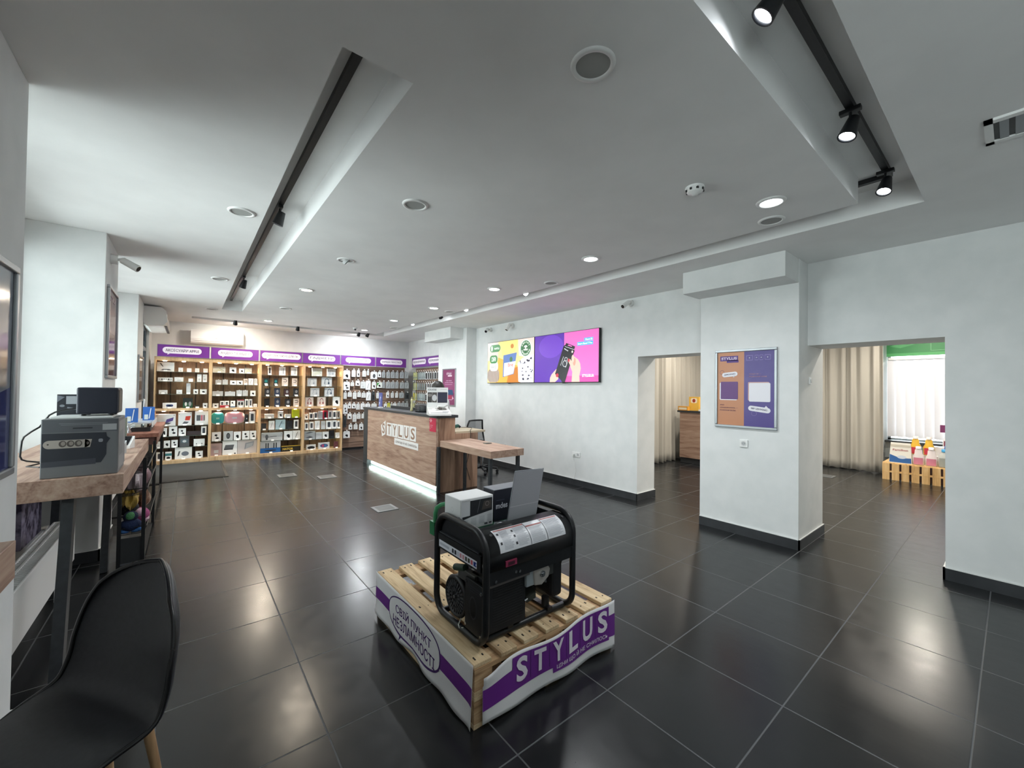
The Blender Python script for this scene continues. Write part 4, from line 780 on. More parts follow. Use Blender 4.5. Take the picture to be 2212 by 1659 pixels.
for s in (-1, 1): b.cyl(p+Vector((0, s*.008, .21)), p+Vector((0, s*.014, .245)), .004, M('9b9468'), n=8)
tag(b.build('giraffe_figurine'), 'small pale yellow animal figurine on the counter', 'figurine')

# ---------------------------------------------------------------- person behind the counter
t = thing('person', 'person with dark hair in a white shirt standing behind the counter', 'person', (3.56, 6.40, 0), R(180-8))
SKIN = noisy('skin', 'c79a82', 'd0a48c', scale=8, rough=.5); SHIRT = noisy('white_jersey', 'e2e4e4', 'eceeee', scale=50, rough=.9, bump=.1)
JEANS = noisy('dark_jeans', '22262f', '2b303b', scale=60, rough=.9); HAIR = noisy('dark_hair', '15130f', '241f1b', scale=20, stretch=(8, 8, 1), rough=.45, bump=.3)
def skinned(name, parent, pts, edges, mat, lvl=2):
    me = bpy.data.meshes.new(name); me.from_pydata([p[:3] for p in pts], edges, []); me.materials.append(mat); ob = bpy.data.objects.new(name, me); C.objects.link(ob); ob.parent = parent
    s = ob.modifiers.new('skin', 'SKIN'); s.use_smooth_shade = True
    for i, p in enumerate(pts): v = me.skin_vertices[0].data[i]; v.radius = (p[3], p[4] if len(p) > 4 else p[3]); v.use_root = (i == 0)
    d = ob.modifiers.new('sub', 'SUBSURF'); d.levels = d.render_levels = lvl
    return ob
# local +x is where the person faces; a slight bow of the head
B = [(0,0,.93,.14,.11), (.0,0,1.08,.125,.10), (.01,0,1.22,.15,.105), (.02,0,1.33,.12,.09), (.03,0,1.40,.052), (.05,0,1.45,.05),
     (.02,.17,1.33,.055), (.03,.22,1.06,.042), (.20,.16,.97,.034), (.27,.13,.96,.026), (.02,-.17,1.33,.055), (.03,-.22,1.06,.042), (.20,-.16,.97,.034), (.27,-.13,.96,.026),
     (0,.095,.86,.088), (.02,.10,.48,.062), (0,.11,.09,.042), (.13,.12,.035,.036), (0,-.095,.86,.088), (.02,-.10,.48,.062), (0,-.11,.09,.042), (.13,-.12,.035,.036)]
E_ = [(0,1),(1,2),(2,3),(3,4),(4,5),(3,6),(6,7),(7,8),(8,9),(3,10),(10,11),(11,12),(12,13),(0,14),(14,15),(15,16),(16,17),(0,18),(18,19),(19,20),(20,21)]
skinned('body', t, B, E_, SKIN)
T_ = [(0,0,.93,.155,.125), (.0,0,1.08,.14,.115), (.01,0,1.22,.165,.12), (.02,0,1.345,.13,.10), (.028,0,1.385,.07), (.02,.175,1.335,.07), (.025,.21,1.16,.062), (.02,-.175,1.335,.07), (.025,-.21,1.16,.062)]
skinned('shirt', t, T_, [(0,1),(1,2),(2,3),(3,4),(3,5),(5,6),(3,7),(7,8)], SHIRT)
L_ = [(0,0,.93,.15,.12), (0,.095,.84,.10), (.02,.10,.48,.072), (0,.11,.12,.058), (0,-.095,.84,.10), (.02,-.10,.48,.072), (0,-.11,.12,.058)]
skinned('trousers', t, L_, [(0,1),(1,2),(2,3),(0,4),(4,5),(5,6)], JEANS)
hc = Vector((.085, 0, 1.545)); tl = Matrix.Rotation(R(22), 3, 'Y')
def headf(u, v):
    th = u*2*math.pi; ph = v*math.pi; x = math.sin(ph)*math.cos(th); y = math.sin(ph)*math.sin(th); z = -math.cos(ph)
    jaw = 1-.28*max(0, -z)**1.2; X = x*.098*(jaw if x < 0 else jaw+.04); Y = y*.076*jaw; Z = z*.118
    if x > .3: nz = math.exp(-((z+.12)/.16)**2)*math.exp(-(y/.18)**2); X += .022*nz; X -= .012*math.exp(-((z-.08)/.10)**2)*(math.exp(-((abs(y)-.38)/.16)**2)); X += .006*math.exp(-((z+.48)/.07)**2)*math.exp(-(y/.3)**2)
    return hc+tl @ Vector((X, Y, Z))
b = MB(); b.grid(headf, 48, 36, SKIN); hd = sub(t, 'head', b)
b = MB()
for s in (-1, 1):
    e = hc+tl @ Vector((.079, s*.030, .008)); b.lathe([(.011*math.sin(k*math.pi/6), -.011*math.cos(k*math.pi/6)) for k in range(7)], e, M('ecebe8', .2), n=12); f = tl @ Vector((1, 0, -.25)); b.lathe([(0, .0), (.005, .0)], e+f.normalized()*.0112, M('20150f', .1), axis=f, n=10)
    ear = hc+tl @ Vector((-.008, s*.078, -.005)); b.lathe([(.016*math.sin(k*math.pi/6), -.028*math.cos(k*math.pi/6)) for k in range(7)], ear, SKIN, n=10, sx=1.2, sy=.5)
b.tube([hc+tl @ Vector((.088, y, -.055-abs(y)*.1)) for y in (-.024, -.01, 0, .01, .024)], .0045, M('a4584f'), n=6); sub(hd, 'face_features', b)
def hairf(u, v):
    th = u*2*math.pi; ph = v*math.pi; x = math.sin(ph)*math.cos(th); y = math.sin(ph)*math.sin(th); z = math.cos(ph)
    return hc+tl @ Vector((x*.112-.010, y*.094, z*.128+.012)) if not (z < .15 and x > .25) else hc+tl @ Vector((x*.085-.01, y*.07, max(z, .05)*.12))
b = MB(); b.grid(hairf, 40, 26, HAIR); sub(hd, 'hair', b)
for s in (-1, 1):
    F = [(.27, s*.13, .96, .026), (.30, s*.125, .955, .03), (.335, s*.12, .95, .026)]
    ED = [(0, 1), (1, 2)]
    for k, (yy, ln) in enumerate(((-.026, .06), (-.009, .07), (.009, .066), (.026, .052))):
        n0 = len(F); F += [(.345, s*.12+yy, .95, .009), (.345+ln*.55, s*.12+yy*1.1, .944, .0085), (.345+ln, s*.12+yy*1.1, .93, .007)]; ED += [(2, n0), (n0, n0+1), (n0+1, n0+2)]
    n0 = len(F); F += [(.31, s*.12-s*.032, .95, .010), (.34, s*.12-s*.05, .942, .009)]; ED += [(1, n0), (n0, n0+1)]
    skinned('hand', t, F, ED, SKIN, 1)
b = MB()
for s in (-1, 1): b.lathe([(.0, 0), (.05, 0), (.052, .02), (.04, .06), (.0, .075)], (.05, s*.115, 0), M('dcdcda'), n=20, sx=2.3)
sub(t, 'shoes', b)
# office chair behind the desk
t = thing('office_chair', 'black mesh-back office chair behind the side table', 'office chair', (4.33, 6.25, 0), R(15)); b = MB()
def backf(u, v, k=1.0): return (.25*(1-.25*v**2)*(2*u-1)*k, .22+.03*math.sin(v*3.1)-.06*(2*u-1)**2, .55+.40*v)
MESHB, _nt2, _b2, _N2, _L2 = nodes('mesh_fabric'); _b2.inputs['Base Color'].default_value = (*lin('5a6068'), 1); _b2.inputs['Alpha'].default_value = .55; _b2.inputs['Roughness'].default_value = .8
b.grid(backf, 14, 10, MESHB); sub(t, 'mesh_back', b)
pth = [backf(i/8, 1) for i in range(9)]+[backf(1, 1-i/6) for i in range(1, 7)]+[backf(1-i/8, 0) for i in range(1, 9)]+[backf(0, i/6) for i in range(1, 6)]
b = MB(); b.tube(pth, .016, BLACKP, closed=True, n=8); b.tube([(0, .27, .52), (0, .26, .8)], .02, BLACKP); sub(t, 'back_frame', b)
b = MB(); b.grid(lambda u, v: ((u-.5)*.48, (v-.5)*.46, .475+.02*math.cos((u-.5)*3)*math.cos((v-.5)*3)), 10, 10, BLACKP); b.box(-.23, .23, -.22, .22, .44, .475, BLACKP); sub(t, 'seat', b, bevel=.02, seg=3)
b = MB(); b.cyl((0, 0, .09), (0, 0, .44), .028, STEEL); b.cyl((0, 0, .07), (0, 0, .12), .045, BLACKP); b.tube([(0, .05, .44), (0, .27, .45), (0, .27, .6)], .02, BLACKP); sub(t, 'gas_lift', b)
for k in range(5):
    a = k*2*math.pi/5+.3; c, s = math.cos(a), math.sin(a); b = MB(); b.bar((0, 0, .095), (.29*c, .29*s, .075), .045, .03, BLACKP); l = sub(t, 'base_arm', b); b = MB(); b.cyl((.29*c-s*.018, .29*s+c*.018, .027), (.29*c+s*.018, .29*s-c*.018, .027), .027, BLACKP); b.cyl((.29*c, .29*s, .03), (.29*c, .29*s, .075), .01, STEEL); sub(l, 'castor', b)

# ---------------------------------------------------------------- television wall
XT = 4.915
def tv(y0, y1, lab):
    z0, z1 = 1.672, 2.515; t = thing('television', lab, 'television', (XT, (y0+y1)/2, z0)); o = t.location.copy(); b = MB(o); b.box(XT, XT+.05, y1, y0, z0, z1, BLACKP); b.box(XT+.05, XR-.009, y1+.4, y0-.4, z0+.2, z1-.2, BLACKP); sub(t, 'casing', b, bevel=.004)
    b = MB(o); P = Pl(b, (XT-.001, y0-.008, z0+.012), (0, -1, 0), (0, 0, 1)); w, h = y0-y1-.016, z1-z0-.02
    k = MB(o); k.box(XT-.003, XT+.01, (y0+y1)/2-.03, (y0+y1)/2+.03, z0-.012, z0, BLK); sub(t, 'sensor', k)
    return t, b, P, w, h
E1 = lambda h, e=.42: M(h, .25, emit=e)
t, b, P, w, h = tv(6.93, 5.468, 'left wall television showing a cheese advertisement')
P.rect(0, w, 0, h, E1('e6c887'), 0.0); P.rect(0, w*.25, h*.55, h, E1('cdb9b2'), .0003); P.poly([(w*.28, h), (w*.7, h), (w*.62, h*.72), (w*.35, h*.62)], E1('e9cf7a'), .0004); P.ell(w*.56, h*.86, .05, .045, E1('b8793a'), .0006)
P.poly([(w*.25, h*.62), (w*.75, h*.35), (w*.72, 0), (w*.2, 0)], E1('d9a24a'), .0005); P.poly([(w*.45, 0), (w*.95, 0), (w*.78, h*.4), (w*.5, h*.3)], E1('b87432'), .0006); P.poly([(w*.68, h), (w, h), (w, h*.5), (w*.7, h*.62)], E1('d8c4bb'), .0006)
P.rr(-.0+.002, w*.28, .01, h*.34, .1, E1('8d8078'), .0007)
for i in range(7): P.line(.04+.05*i, .02, .06+.052*i, h*.3, .012, E1('b5aaa2'), .001)
P.poly([(w*.70, h*.02), (w*.68, h*.45), (w*.78, h*.56), (w*.998, h*.62), (w*.998, h*.0), (w*.75, 0)], E1('e4e4ee'), .0008)
random.seed(3)
for i in range(26): a, c = random.uniform(w*.72, w*.98), random.uniform(h*.05, h*.55); P.ell(a, c, random.uniform(.008, .03), random.uniform(.006, .022), E1('2c2c3c'), .001+i*.00002, 8)
P.poly([(w*.36, h*.13), (w*.60, h*.2), (w*.66, h*.70), (w*.37, h*.66)], E1('5673a8'), .0012); P.poly([(w*.38, h*.15), (w*.59, h*.21), (w*.64, h*.5), (w*.39, h*.47)], E1('dfe3ee'), .0014); P.ell(w*.54, h*.55, .045, .05, E1('3f6b46'), .0016); P.text('Brie', w*.53, h*.42, E1('d8674a'), w=.16, h=.07, dz=.0018, bold=.02, rot=.05)
P.poly([(w*.4, h*.15), (w*.56, h*.2), (w*.6, h*.3), (w*.45, h*.33)], E1('e8d9c2'), .0017)
P.rr(w*.055, w*.30, h*.76, h*.94, .08, E1('3f7a48'), .002); P.ell(w*.10, h*.85, .028, .055, E1('f4f6f2'), .003); P.text('NAPOLI', w*.215, h*.845, E1('eef4ee'), w=.17, h=.04, dz=.003, bold=.015)
P.rr(w*.055, w*.25, h*.29, h*.52, .08, E1('f2f2f0'), .002); P.rr(w*.055, w*.235, h*.48, h*.68, .07, E1('3f7a48'), .0025); P.text('СИРИ', w*.145, h*.58, E1('eef4ee'), w=.15, h=.10, dz=.003, bold=.01); P.text('BRIE', w*.15, h*.385, E1('4a4a48'), w=.16, h=.055, dz=.003)
cx, cy = w*.84, h*.775; P.ell(cx, cy, .158, .158, E1('eef2ee'), .002, 40); P.ell(cx, cy, .146, .146, E1('2f6a40'), .0025, 40); P.ell(cx, cy, .082, .082, E1('2b5c3a'), .003, 30); P.ell(cx, cy+.02, .05, .035, E1('f4f6f2'), .0035, 20, 0, math.pi); P.rect(cx-.012, cx+.012, cy-.045, cy+.02, E1('f4f6f2'), .0035)
for s in (-1, 1): P.ell(cx+s*.04, cy-.03, .025, .018, E1('f4f6f2'), .0036, 16, 0, math.pi); P.rect(cx+s*.04-.006, cx+s*.04+.006, cy-.052, cy-.03, E1('f4f6f2'), .0036)
for i, ch in enumerate('СМАЧНІ'): a = R(150-24*i); P.text(ch, cx+.114*math.cos(a), cy+.114*math.sin(a), E1('f4f6f2'), h=.034, dz=.0035, bold=.02, rot=a-math.pi/2)
for i, ch in enumerate('ПРОДУКТИ'): a = R(205+19*i); P.text(ch, cx+.114*math.cos(a), cy+.114*math.sin(a), E1('f4f6f2'), h=.034, dz=.0035, bold=.02, rot=a+math.pi/2)
sub(t, 'screen', b)
t, b, P, w, h = tv(5.462, 3.985, 'right wall television showing hands with a black box on purple and pink')
P.rect(0, w*.5, 0, h, E1('5a35a0'), 0); P.rect(w*.5, w, 0, h, E1('e66ab4'), 0); P.ell(w*.28, h*.75, .3, .2, E1('6a40b4'), .0002); P.rect(w*.5, w, h*0, h*.12, E1('c8489a'), .0002)
SK = E1('e6b6a6'); SK2 = E1('c78f7e'); RED = E1('b0283c')
P.poly([(w*.27, 0), (w*.275, h*.09), (w*.30, h*.16), (w*.37, h*.26), (w*.41, h*.30), (w*.42, h*.18), (w*.41, h*.06), (w*.36, 0)], SK, .001); P.rr(w*.375, w*.42, h*.10, h*.18, .03, RED, .006)
P.poly([(w*.62, 0), (w*.74, 0), (w*.735, h*.12), (w*.755, h*.26), (w*.745, h*.36), (w*.715, h*.44), (w*.66, h*.5), (w*.61, h*.52), (w*.60, h*.30), (w*.63, h*.2)], SK, .001)
P.poly([(w*.36, h*.17), (w*.47, h*.02), (w*.50, h*.05), (w*.665, h*.62), (w*.51, h*.75), (w*.49, h*.72)], E1('15161a'), .003); P.poly([(w*.37, h*.19), (w*.475, 0), (w*.52, 0), (w*.66, h*.62), (w*.50, h*.70)], E1('1d1e23'), .004)
P.poly([(w*.505, h*.71), (w*.655, h*.63), (w*.67, h*.70), (w*.535, h*.79)], E1('202126'), .0042); P.line(w*.515, h*.72, w*.655, h*.64, .006, E1('d8d8dc'), .005); P.poly([(w*.555, h*.735), (w*.62, h*.70), (w*.625, h*.715), (w*.575, h*.75)], E1('e66ab4'), .005)
P.text('xiaomi', w*.535, h*.655, E1('e8e8ec'), w=.10, h=.022, rot=-.5, dz=.006, bold=.02); P.ell(w*.63, h*.60, .018, .02, E1('ecd0c8'), .006)
P.poly([(w*.455, h*.33), (w*.53, h*.29), (w*.57, h*.47), (w*.50, h*.52)], E1('303138'), .0045); P.ring(w*.515, h*.37, .045, .006, E1('dcdce0'), .006, ry=.05); P.ring(w*.535, h*.46, .03, .006, E1('dcdce0'), .006)
P.line(w*.45, h*.34, w*.495, h*.52, .006, E1('dcdce0'), .006); P.line(w*.53, h*.29, w*.575, h*.47, .006, E1('dcdce0'), .006)
for i in range(3): P.ell(w*(.64+.022*i), h*(.46-.06*i), .03, .065, (SK, SK2, SK)[i], .0065-.0004*i, 14)
P.poly([(w*.565, h*.43), (w*.60, h*.46), (w*.66, h*.30), (w*.64, h*.22)], SK, .0062); P.ell(w*.578, h*.435, .022, .03, RED, .0075, 12)
P.rect(w*.80, w*.925, h*.79, h*.85, E1('49aee8'), .002); P.rect(w*.70, w*.925, h*.71, h*.78, E1('49aee8'), .002); P.text('Xiaomi Mi', w*.865, h*.82, E1('f2fafe'), w=.15, h=.032, dz=.003, bold=.02); P.text('Smart Band 7 Pro', w*.812, h*.745, E1('f2fafe'), w=.30, h=.032, dz=.003, bold=.02)
P.text('STYLUS.UA', w*.86, h*.12, E1('f8f2f8'), w=.24, h=.045, dz=.003, bold=.04); sub(t, 'screen', b)
# ---------------------------------------------------------------- framed posters
def poster(P0, r, w, h, lab, draw, cat='poster', fw=.028, dp=.022):
    t = thing('framed_poster', lab, cat, P0); P0 = Vector(P0); r = Vector(r); n = r.cross(Vector((0, 0, 1))); b = MB(P0)
    for (a0, a1, c0, c1) in ((0, w, 0, fw), (0, w, h-fw, h), (0, fw, fw, h-fw), (w-fw, w, fw, h-fw)):
        q = []
        for z in (c0, c1):
            for (aa, nn) in ((a0, 0), (a1, 0), (a1, dp), (a0, dp)): q.append(P0+r*aa+n*nn+Vector((0, 0, z)))
        b.hexa(q, ALU)
    sub(t, 'frame', b, bevel=.006, seg=3); b = MB(P0); P = Pl(b, P0+n*.010, r, (0, 0, 1)); draw(P, w, h); sub(t, 'print', b); return t
def d1(P, w, h):
    OR, PU, WH = M('c0825c', .35), M('4d3d86', .35), M('e6e4ea', .4); m = w*.49
    P.rect(.02, m, .02, h-.02, OR, 0); P.rect(m, w-.02, .02, h-.02, PU, 0)
    P.rect(.055, .245, h-.125, h-.07, M('5b3f86'), .001); P.rect(.125, .25, h-.145, h-.118, M('5b3f86'), .001); P.text('STYLUS', .15, h-.097, M('d7c7dc'), w=.165, h=.03, dz=.002, bold=.04)
    for i, (a, s) in enumerate(((.36, .035), (.43, .02), (.475, .02), (.535, .03))): P.rr(a-s, a+s, h-.13, h-.07, .008, M('7a6ca8'), .001); P.rr(a-s*.75, a+s*.75, h-.12, h-.08, .006, PU, .002); P.ell(a, h-.1, .006, .006, M('d9d6e4'), .003, 8)
    def bubble(cx, cy, ww, hh, rot, txt, tail):
        c, s = math.cos(rot), math.sin(rot); n = 8; pts = []
        for sx, a0 in ((1, -math.pi/2), (-1, math.pi/2)):
            for i in range(n+1): q = a0+i*math.pi/n; x = sx*(ww/2-hh/2)+hh/2*math.cos(q); y = hh/2*math.sin(q); pts.append((cx+x*c-y*s, cy+x*s+y*c))
        P.poly(pts, WH, .002); P.text(txt, cx, cy, M('3b2f58'), w=ww*.72, h=hh*.38, dz=.003, bold=.02, rot=rot); P.poly(tail, WH, .002)
    bubble(.158, h-.275, .165, .05, .1, 'ДЯКУЄМО', [(.19, h-.295), (.215, h-.29), (.2, h-.31)]); P.ring(.075, h-.25, .022, .004, M('7c5560'), .001)
    P.rr(.05, .235, h-.56, h-.365, .012, WH, .001); P.rr(.062, .245, h-.55, h-.355, .008, M('6d4a80'), .002)
    P.rr(m+.04, m+.245, h-.56, h-.36, .012, M('c9a1a0'), .001); P.rr(m+.05, m+.255, h-.57, h-.37, .012, WH, .002)
    P.text('ЯКЩО', .055, h-.615, M('6b4358'), h=.014, left=True, dz=.002, bold=.02); P.text('СПОДОБАЛОСЬ —', .055, h-.645, M('6b4358'), w=.19, h=.014, left=True, dz=.002, bold=.02); P.text('РОЗКАЖИ ВСІМ', .055, h-.673, M('6b4358'), w=.165, h=.014, left=True, dz=.002, bold=.02)
    P.text('ЯКЩО НІ —', m+.05, h-.275, M('b58a9c'), w=.12, h=.014, left=True, dz=.002, bold=.02); P.text('РОЗКАЖИ НАМ', m+.05, h-.302, M('b58a9c'), w=.17, h=.014, left=True, dz=.002, bold=.02)
    bubble(m+.15, h-.65, .215, .055, -.12, 'МИ ЦІНУЄМО', [(m+.2, h-.63), (m+.235, h-.633), (m+.215, h-.61)]); P.ring(m+.1, h-.695, .025, .004, M('7a6aa6'), .001)
poster((XC, 2.143, 1.157), (0, -1, 0), .625, .862, 'framed orange and purple poster with white speech bubbles on the near column', d1)
def d2(P, w, h):
    P.rect(.02, w-.02, .02, h-.02, M('80365f', .35), 0); P.rect(.02, w-.02, h*.35, h*.62, M('8e4670', .35), .0006); P.text('STYLUS', w*.5, h-.12, M('e8d3df'), w=.22, h=.05, dz=.002, bold=.03); P.rect(w*.42, w*.72, h-.185, h-.155, M('e8d3df'), .001)
    P.text('СТЕЖ ТАКИ Ж', w*.5, h-.28, M('e2b9d6'), w=.26, h=.022, dz=.002, bold=.03); P.text('ВСТУПАЙ ЧАТ ТАКОЖ!', w*.5, h-.32, M('e2b9d6'), w=.36, h=.026, dz=.002, bold=.03); P.rect(w*.2, w*.75, h-.375, h-.365, M('c99dba'), .001)
    P.poly([(w*.2, h*.30), (w*.85, h*.30), (w*.78, h*.43), (w*.25, h*.43)], M('27496e'), .002); P.ell(w*.42, h*.365, .03, .03, M('cfe0ee'), .003, 14); P.poly([(w*.3, h*.2), (w*.75, h*.2), (w*.7, h*.28), (w*.3, h*.28)], M('a83450'), .002)
    P.line(w*.2, h*.17, w*.75, h*.17, .012, M('dcb6c8'), .002); P.poly([(w*.75, h*.17), (w*.88, h*.2), (w*.78, h*.27)], M('dcb6c8'), .002)
poster((XC, 8.473, 1.151), (0, -1, 0), .60, .863, 'framed plum-coloured poster on the far column behind the display', d2)
def d3(P, w, h): P.rect(.02, w-.02, .02, h-.02, M('6f5566', .12), 0); P.poly([(.02, .02), (w-.02, .02), (w-.02, h*.3), (.02, h*.45)], M('5a3049', .12), .0006); P.rr(w*.2, w*.8, h*.5, h*.75, .03, M('8d7484', .12), .001); P.text('STYLUS', w*.5, h-.1, M('c5aabd', .12), w=.3, h=.05, dz=.002, bold=.03)
poster((XL, 5.12, 1.60), (0, 1, 0), .62, .85, 'framed plum poster on the left column under the bullet camera', d3)
def d4(P, w, h): P.rect(.02, w-.02, .02, h-.02, M('6a5c58', .15), 0); P.rr(w*.2, w*.8, h*.55, h*.85, .03, M('94867e', .15), .001); P.rect(w*.2, w*.8, h*.1, h*.3, M('51403f', .15), .001)
poster((XL, 8.20, 1.28), (0, 1, 0), .80, .72, 'brownish framed poster on the left column next to the door', d4)
def d5_(P, w, h): P.rect(.02, w-.02, .02, h-.02, M('7d828c', .12), 0); P.poly([(.02, .02), (w-.02, .02), (w-.02, h*.42), (.02, h*.30)], M('33386e', .12), .0006); P.rect(w-.035, w-.02, .02, h-.02, M('1b2444', .2), .001)
poster((XL, 1.98, 1.165), (0, 1, 0), .645, .865, 'framed blue-grey glossy poster at the left edge of the picture', d5_, fw=.03)

# ================================================================ SIDE ROOM
def curtain(lab, p0, p1, z0, z1, folds, amp, seed):
    random.seed(seed); p0, p1 = Vector(p0), Vector(p1); d = p1-p0; n = Vector((-d.y, d.x)).normalized(); ph = [random.uniform(0, 6) for _ in range(4)]
    def fn(u, v):
        a = amp*(math.sin(u*folds*2*math.pi+ph[0]+.35*math.sin(v*3+ph[1]))+.45*math.sin(u*folds*1.37*2*math.pi+ph[2]))*(1-.35*v)
        q = p0+d*u+n*a; return (q.x, q.y, z0+(z1-z0)*v+.012*math.sin(u*folds*2*math.pi)*(1-v))
    b = MB((p0.x, p0.y, 0)); b.grid(fn, folds*18, 16, LINEN); t = tag(b.build('curtain', solid=.004), lab, 'curtain'); 
    return t
curtain('beige curtain seen through the left opening, nearest its edge', (7.45, 4.82), (8.62, 4.82), .015, 2.86, 7, .04, 1)
curtain('beige curtain behind the goods of the side room counter', (8.70, 4.92), (10.45, 4.92), .015, 2.86, 12, .045, 2)
curtain('wide beige curtain beside the blinds in the side room', (10.62, 2.95), (10.60, 1.60), .015, 2.86, 8, .035, 5)
for (a, b_), l in ((((7.3, 4.84), (8.75, 4.84)), 'behind the left opening'), (((10.66, 3.0), (10.66, 1.5)), 'beside the blinds')):
    b = MB(); b.bar((*a, 2.88), (*b_, 2.88), .03, .02, GLOSSW); tag(b.build('curtain_rail'), 'white curtain rail, '+l, 'curtain rail')
t = thing('side_counter', 'oak counter with dark top in the side room', 'counter', (8.5, 4.4, 0)); o = t.location.copy()
b = MB(o); b.box(8.48, 8.51, 3.2, 4.62, .12, 1.10, OAKY); sub(t, 'front_panel', b); b = MB(o); b.box(8.52, 8.95, 3.2, 4.62, 0, 1.10, M('35373a')); sub(t, 'body', b); b = MB(o); b.box(8.44, 9.0, 3.18, 4.66, 1.10, 1.14, GREYM); sub(t, 'counter_top', b)
for (x, y, w, d, h, m, lab, k) in ((8.52, 4.55, .10, .22, .09, M('d99a3a'), 'low orange tray of sweets at the left end of the side counter', 0), (8.62, 4.36, .06, .22, .30, M('e8b84a'), 'tall yellow box with a red print on the side counter', 1), (8.75, 4.12, .06, .28, .28, M('c86a62'), 'pink and red gift box on the side counter', 2), (8.60, 4.02, .12, .30, .06, M('3c3034'), 'dark flat box in front of the pink gift box', 3), (8.50, 4.08, .06, .24, .035, M('ececea'), 'white price strip at the front of the side counter', 4)):
    b = MB((x, y, 1.1405)); b.box(x-w/2, x+w/2, y-d/2, y+d/2, 1.1405, 1.1405+h, m); P = Pl(b, (x-w/2, y+d/2, 1.1405), (0, -1, 0), (0, 0, 1))
    if k == 1: P.rr(.04, d-.04, h*.55, h*.9, .03, M('f0e3cc')); P.ell(d/2, h*.72, .035, .04, M('a03a28'), .002)
    if k == 2:
        for i in range(7): P.ell(.03+.035*i, .08+.05*(i % 4), .03, .02, M(('f0c8cc', 'd8404c', 'f0e0dc')[i % 3]), .001+.0002*i)
    if k in (0, 3): P.rect(.02, d-.02, h*.2, h*.7, M('f2e6cc' if k == 0 else 'c9a0a8'))
    tag(b.build('sweets_box' if k != 4 else 'price_strip'), lab, 'box' if k != 4 else 'price label')
# blinds and banner
t = thing('vertical_blinds', 'white vertical blinds over the side room window', 'blinds', (10.98, .3, 2.44)); o = t.location.copy()
b = MB(o); b.box(10.95, 11.0, -.95, 1.58, 2.235, 2.275, GLOSSW); sub(t, 'head_rail', b)
for k in range(19):
    y = 1.53-k*.131; b = MB(o); a = R(12); c, s = math.cos(a)*.066, math.sin(a)*.066
    b.grid(lambda u, v: (10.975+(u-.5)*2*s+.006*math.sin(u*math.pi), y-(u-.5)*2*c, .72+1.515*v-.012*math.sin(u*math.pi)*(1-v)), 6, 2, BLIND); sub(t, 'slat', b)
b = MB(o)
for k in range(18): y = 1.53-k*.131; b.tube([(10.985, y, .735), (10.988, y-.065, .715), (10.985, y-.131, .735)], .002, GLOSSW, n=5)
sub(t, 'chain', b)
b = MB((10.93, .4, 2.5)); b.box(10.925, 10.935, -.9, 1.60, 2.30, 2.66, M('2f7a45', .5)); P = Pl(b, (10.925, 1.60, 2.30), (0, -1, 0), (0, 0, 1))
P.poly([(.05, .2), (.3, .33), (.5, .33), (.4, .22), (.2, .16)], M('4f9a62')); P.rect(.0, 2.5, 0, .06, M('4b9a5c')); P.ring(.95, .1, .4, .004, M('8cc49a'), .002, a0=0, a1=.01); P.line(.62, .09, 1.5, .09, .005, M('8cc49a'), .002); P.line(.62, .09, .62, .335, .005, M('8cc49a'), .002)
P.text('НАЙСМАЧНІШЕ', .86, .255, M('eef6ee'), h=.085, left=True, dz=.003, bold=.03); P.text('З УСЬОГО СВІТУ', .83, .135, M('eef6ee'), h=.085, left=True, dz=.003, bold=.03)
tag(b.build('green_banner'), 'green banner with white writing above the blinds', 'banner')
# crate of pallet boards with baby goods
def pallet(loc, rz, w, l, lab, boards, bw, mats, group=None):
    """w across, l along the deck boards (local y)"""
    t = thing('pallet', lab, 'pallet', loc, rz, group); A, B_ = mats
    gap = (w-boards*bw)/(boards-1)
    for i in range(boards):
        x = i*(bw+gap); j = random.uniform(-.006, .006); b = MB(); b.box(x, x+bw, .0+j, l+j, .124, .144, A)
        for yy in (.05, l/2, l-.05):
            for dx in (.25, .75): b.cyl((x+bw*dx, yy+random.uniform(-.02, .02), .143), (x+bw*dx, yy, .1448), .004, M('2c2622'), n=8)
        sub(t, 'deck_board', b, bevel=.002, seg=1)
    for y in (0, l/2-.05, l-.1): b = MB(); b.box(0, w, y, y+.1, .102, .1235, B_); sub(t, 'cross_board', b)
    for y in (0, l/2-.05, l-.1):
        for x in (0, w/2-.05, w-.1): b = MB(); b.box(x+.001, x+.099, y+.001, y+.099, .022, .1015, B_); sub(t, 'block', b)
    for x in (0, w/2-.05, w-.1): b = MB(); b.box(x, x+.1, 0, l, 0, .0215, A); sub(t, 'bottom_board', b)
    return t
t = thing('slatted_crate', 'pine slatted platform box in front of the blinds', 'crate', (9.98, .4, 0)); o = t.location.copy()
b = MB(o); b.box(9.99, 10.75, -.5, 1.52, .29, .31, CRATE); sub(t, 'top_panel', b)
b = MB(o); b.box(9.995, 10.0, -.5, 1.5, .02, .29, M('3a2218')); sub(t, 'backing', b)
for k in range(16):
    y = 1.52-k*.128; b = MB(o); b.box(9.97, 9.992, y-.098, y, 0, .295, CRATE); sub(t, 'front_slat', b)
b = MB(o); b.box(9.992, 9.997, -.5, 1.5, .13, .165, CRATE); b.box(9.968, 9.99, -.5, 1.515, .135, .155, CRATE); sub(t, 'cross_batten', b)
zt = .3105
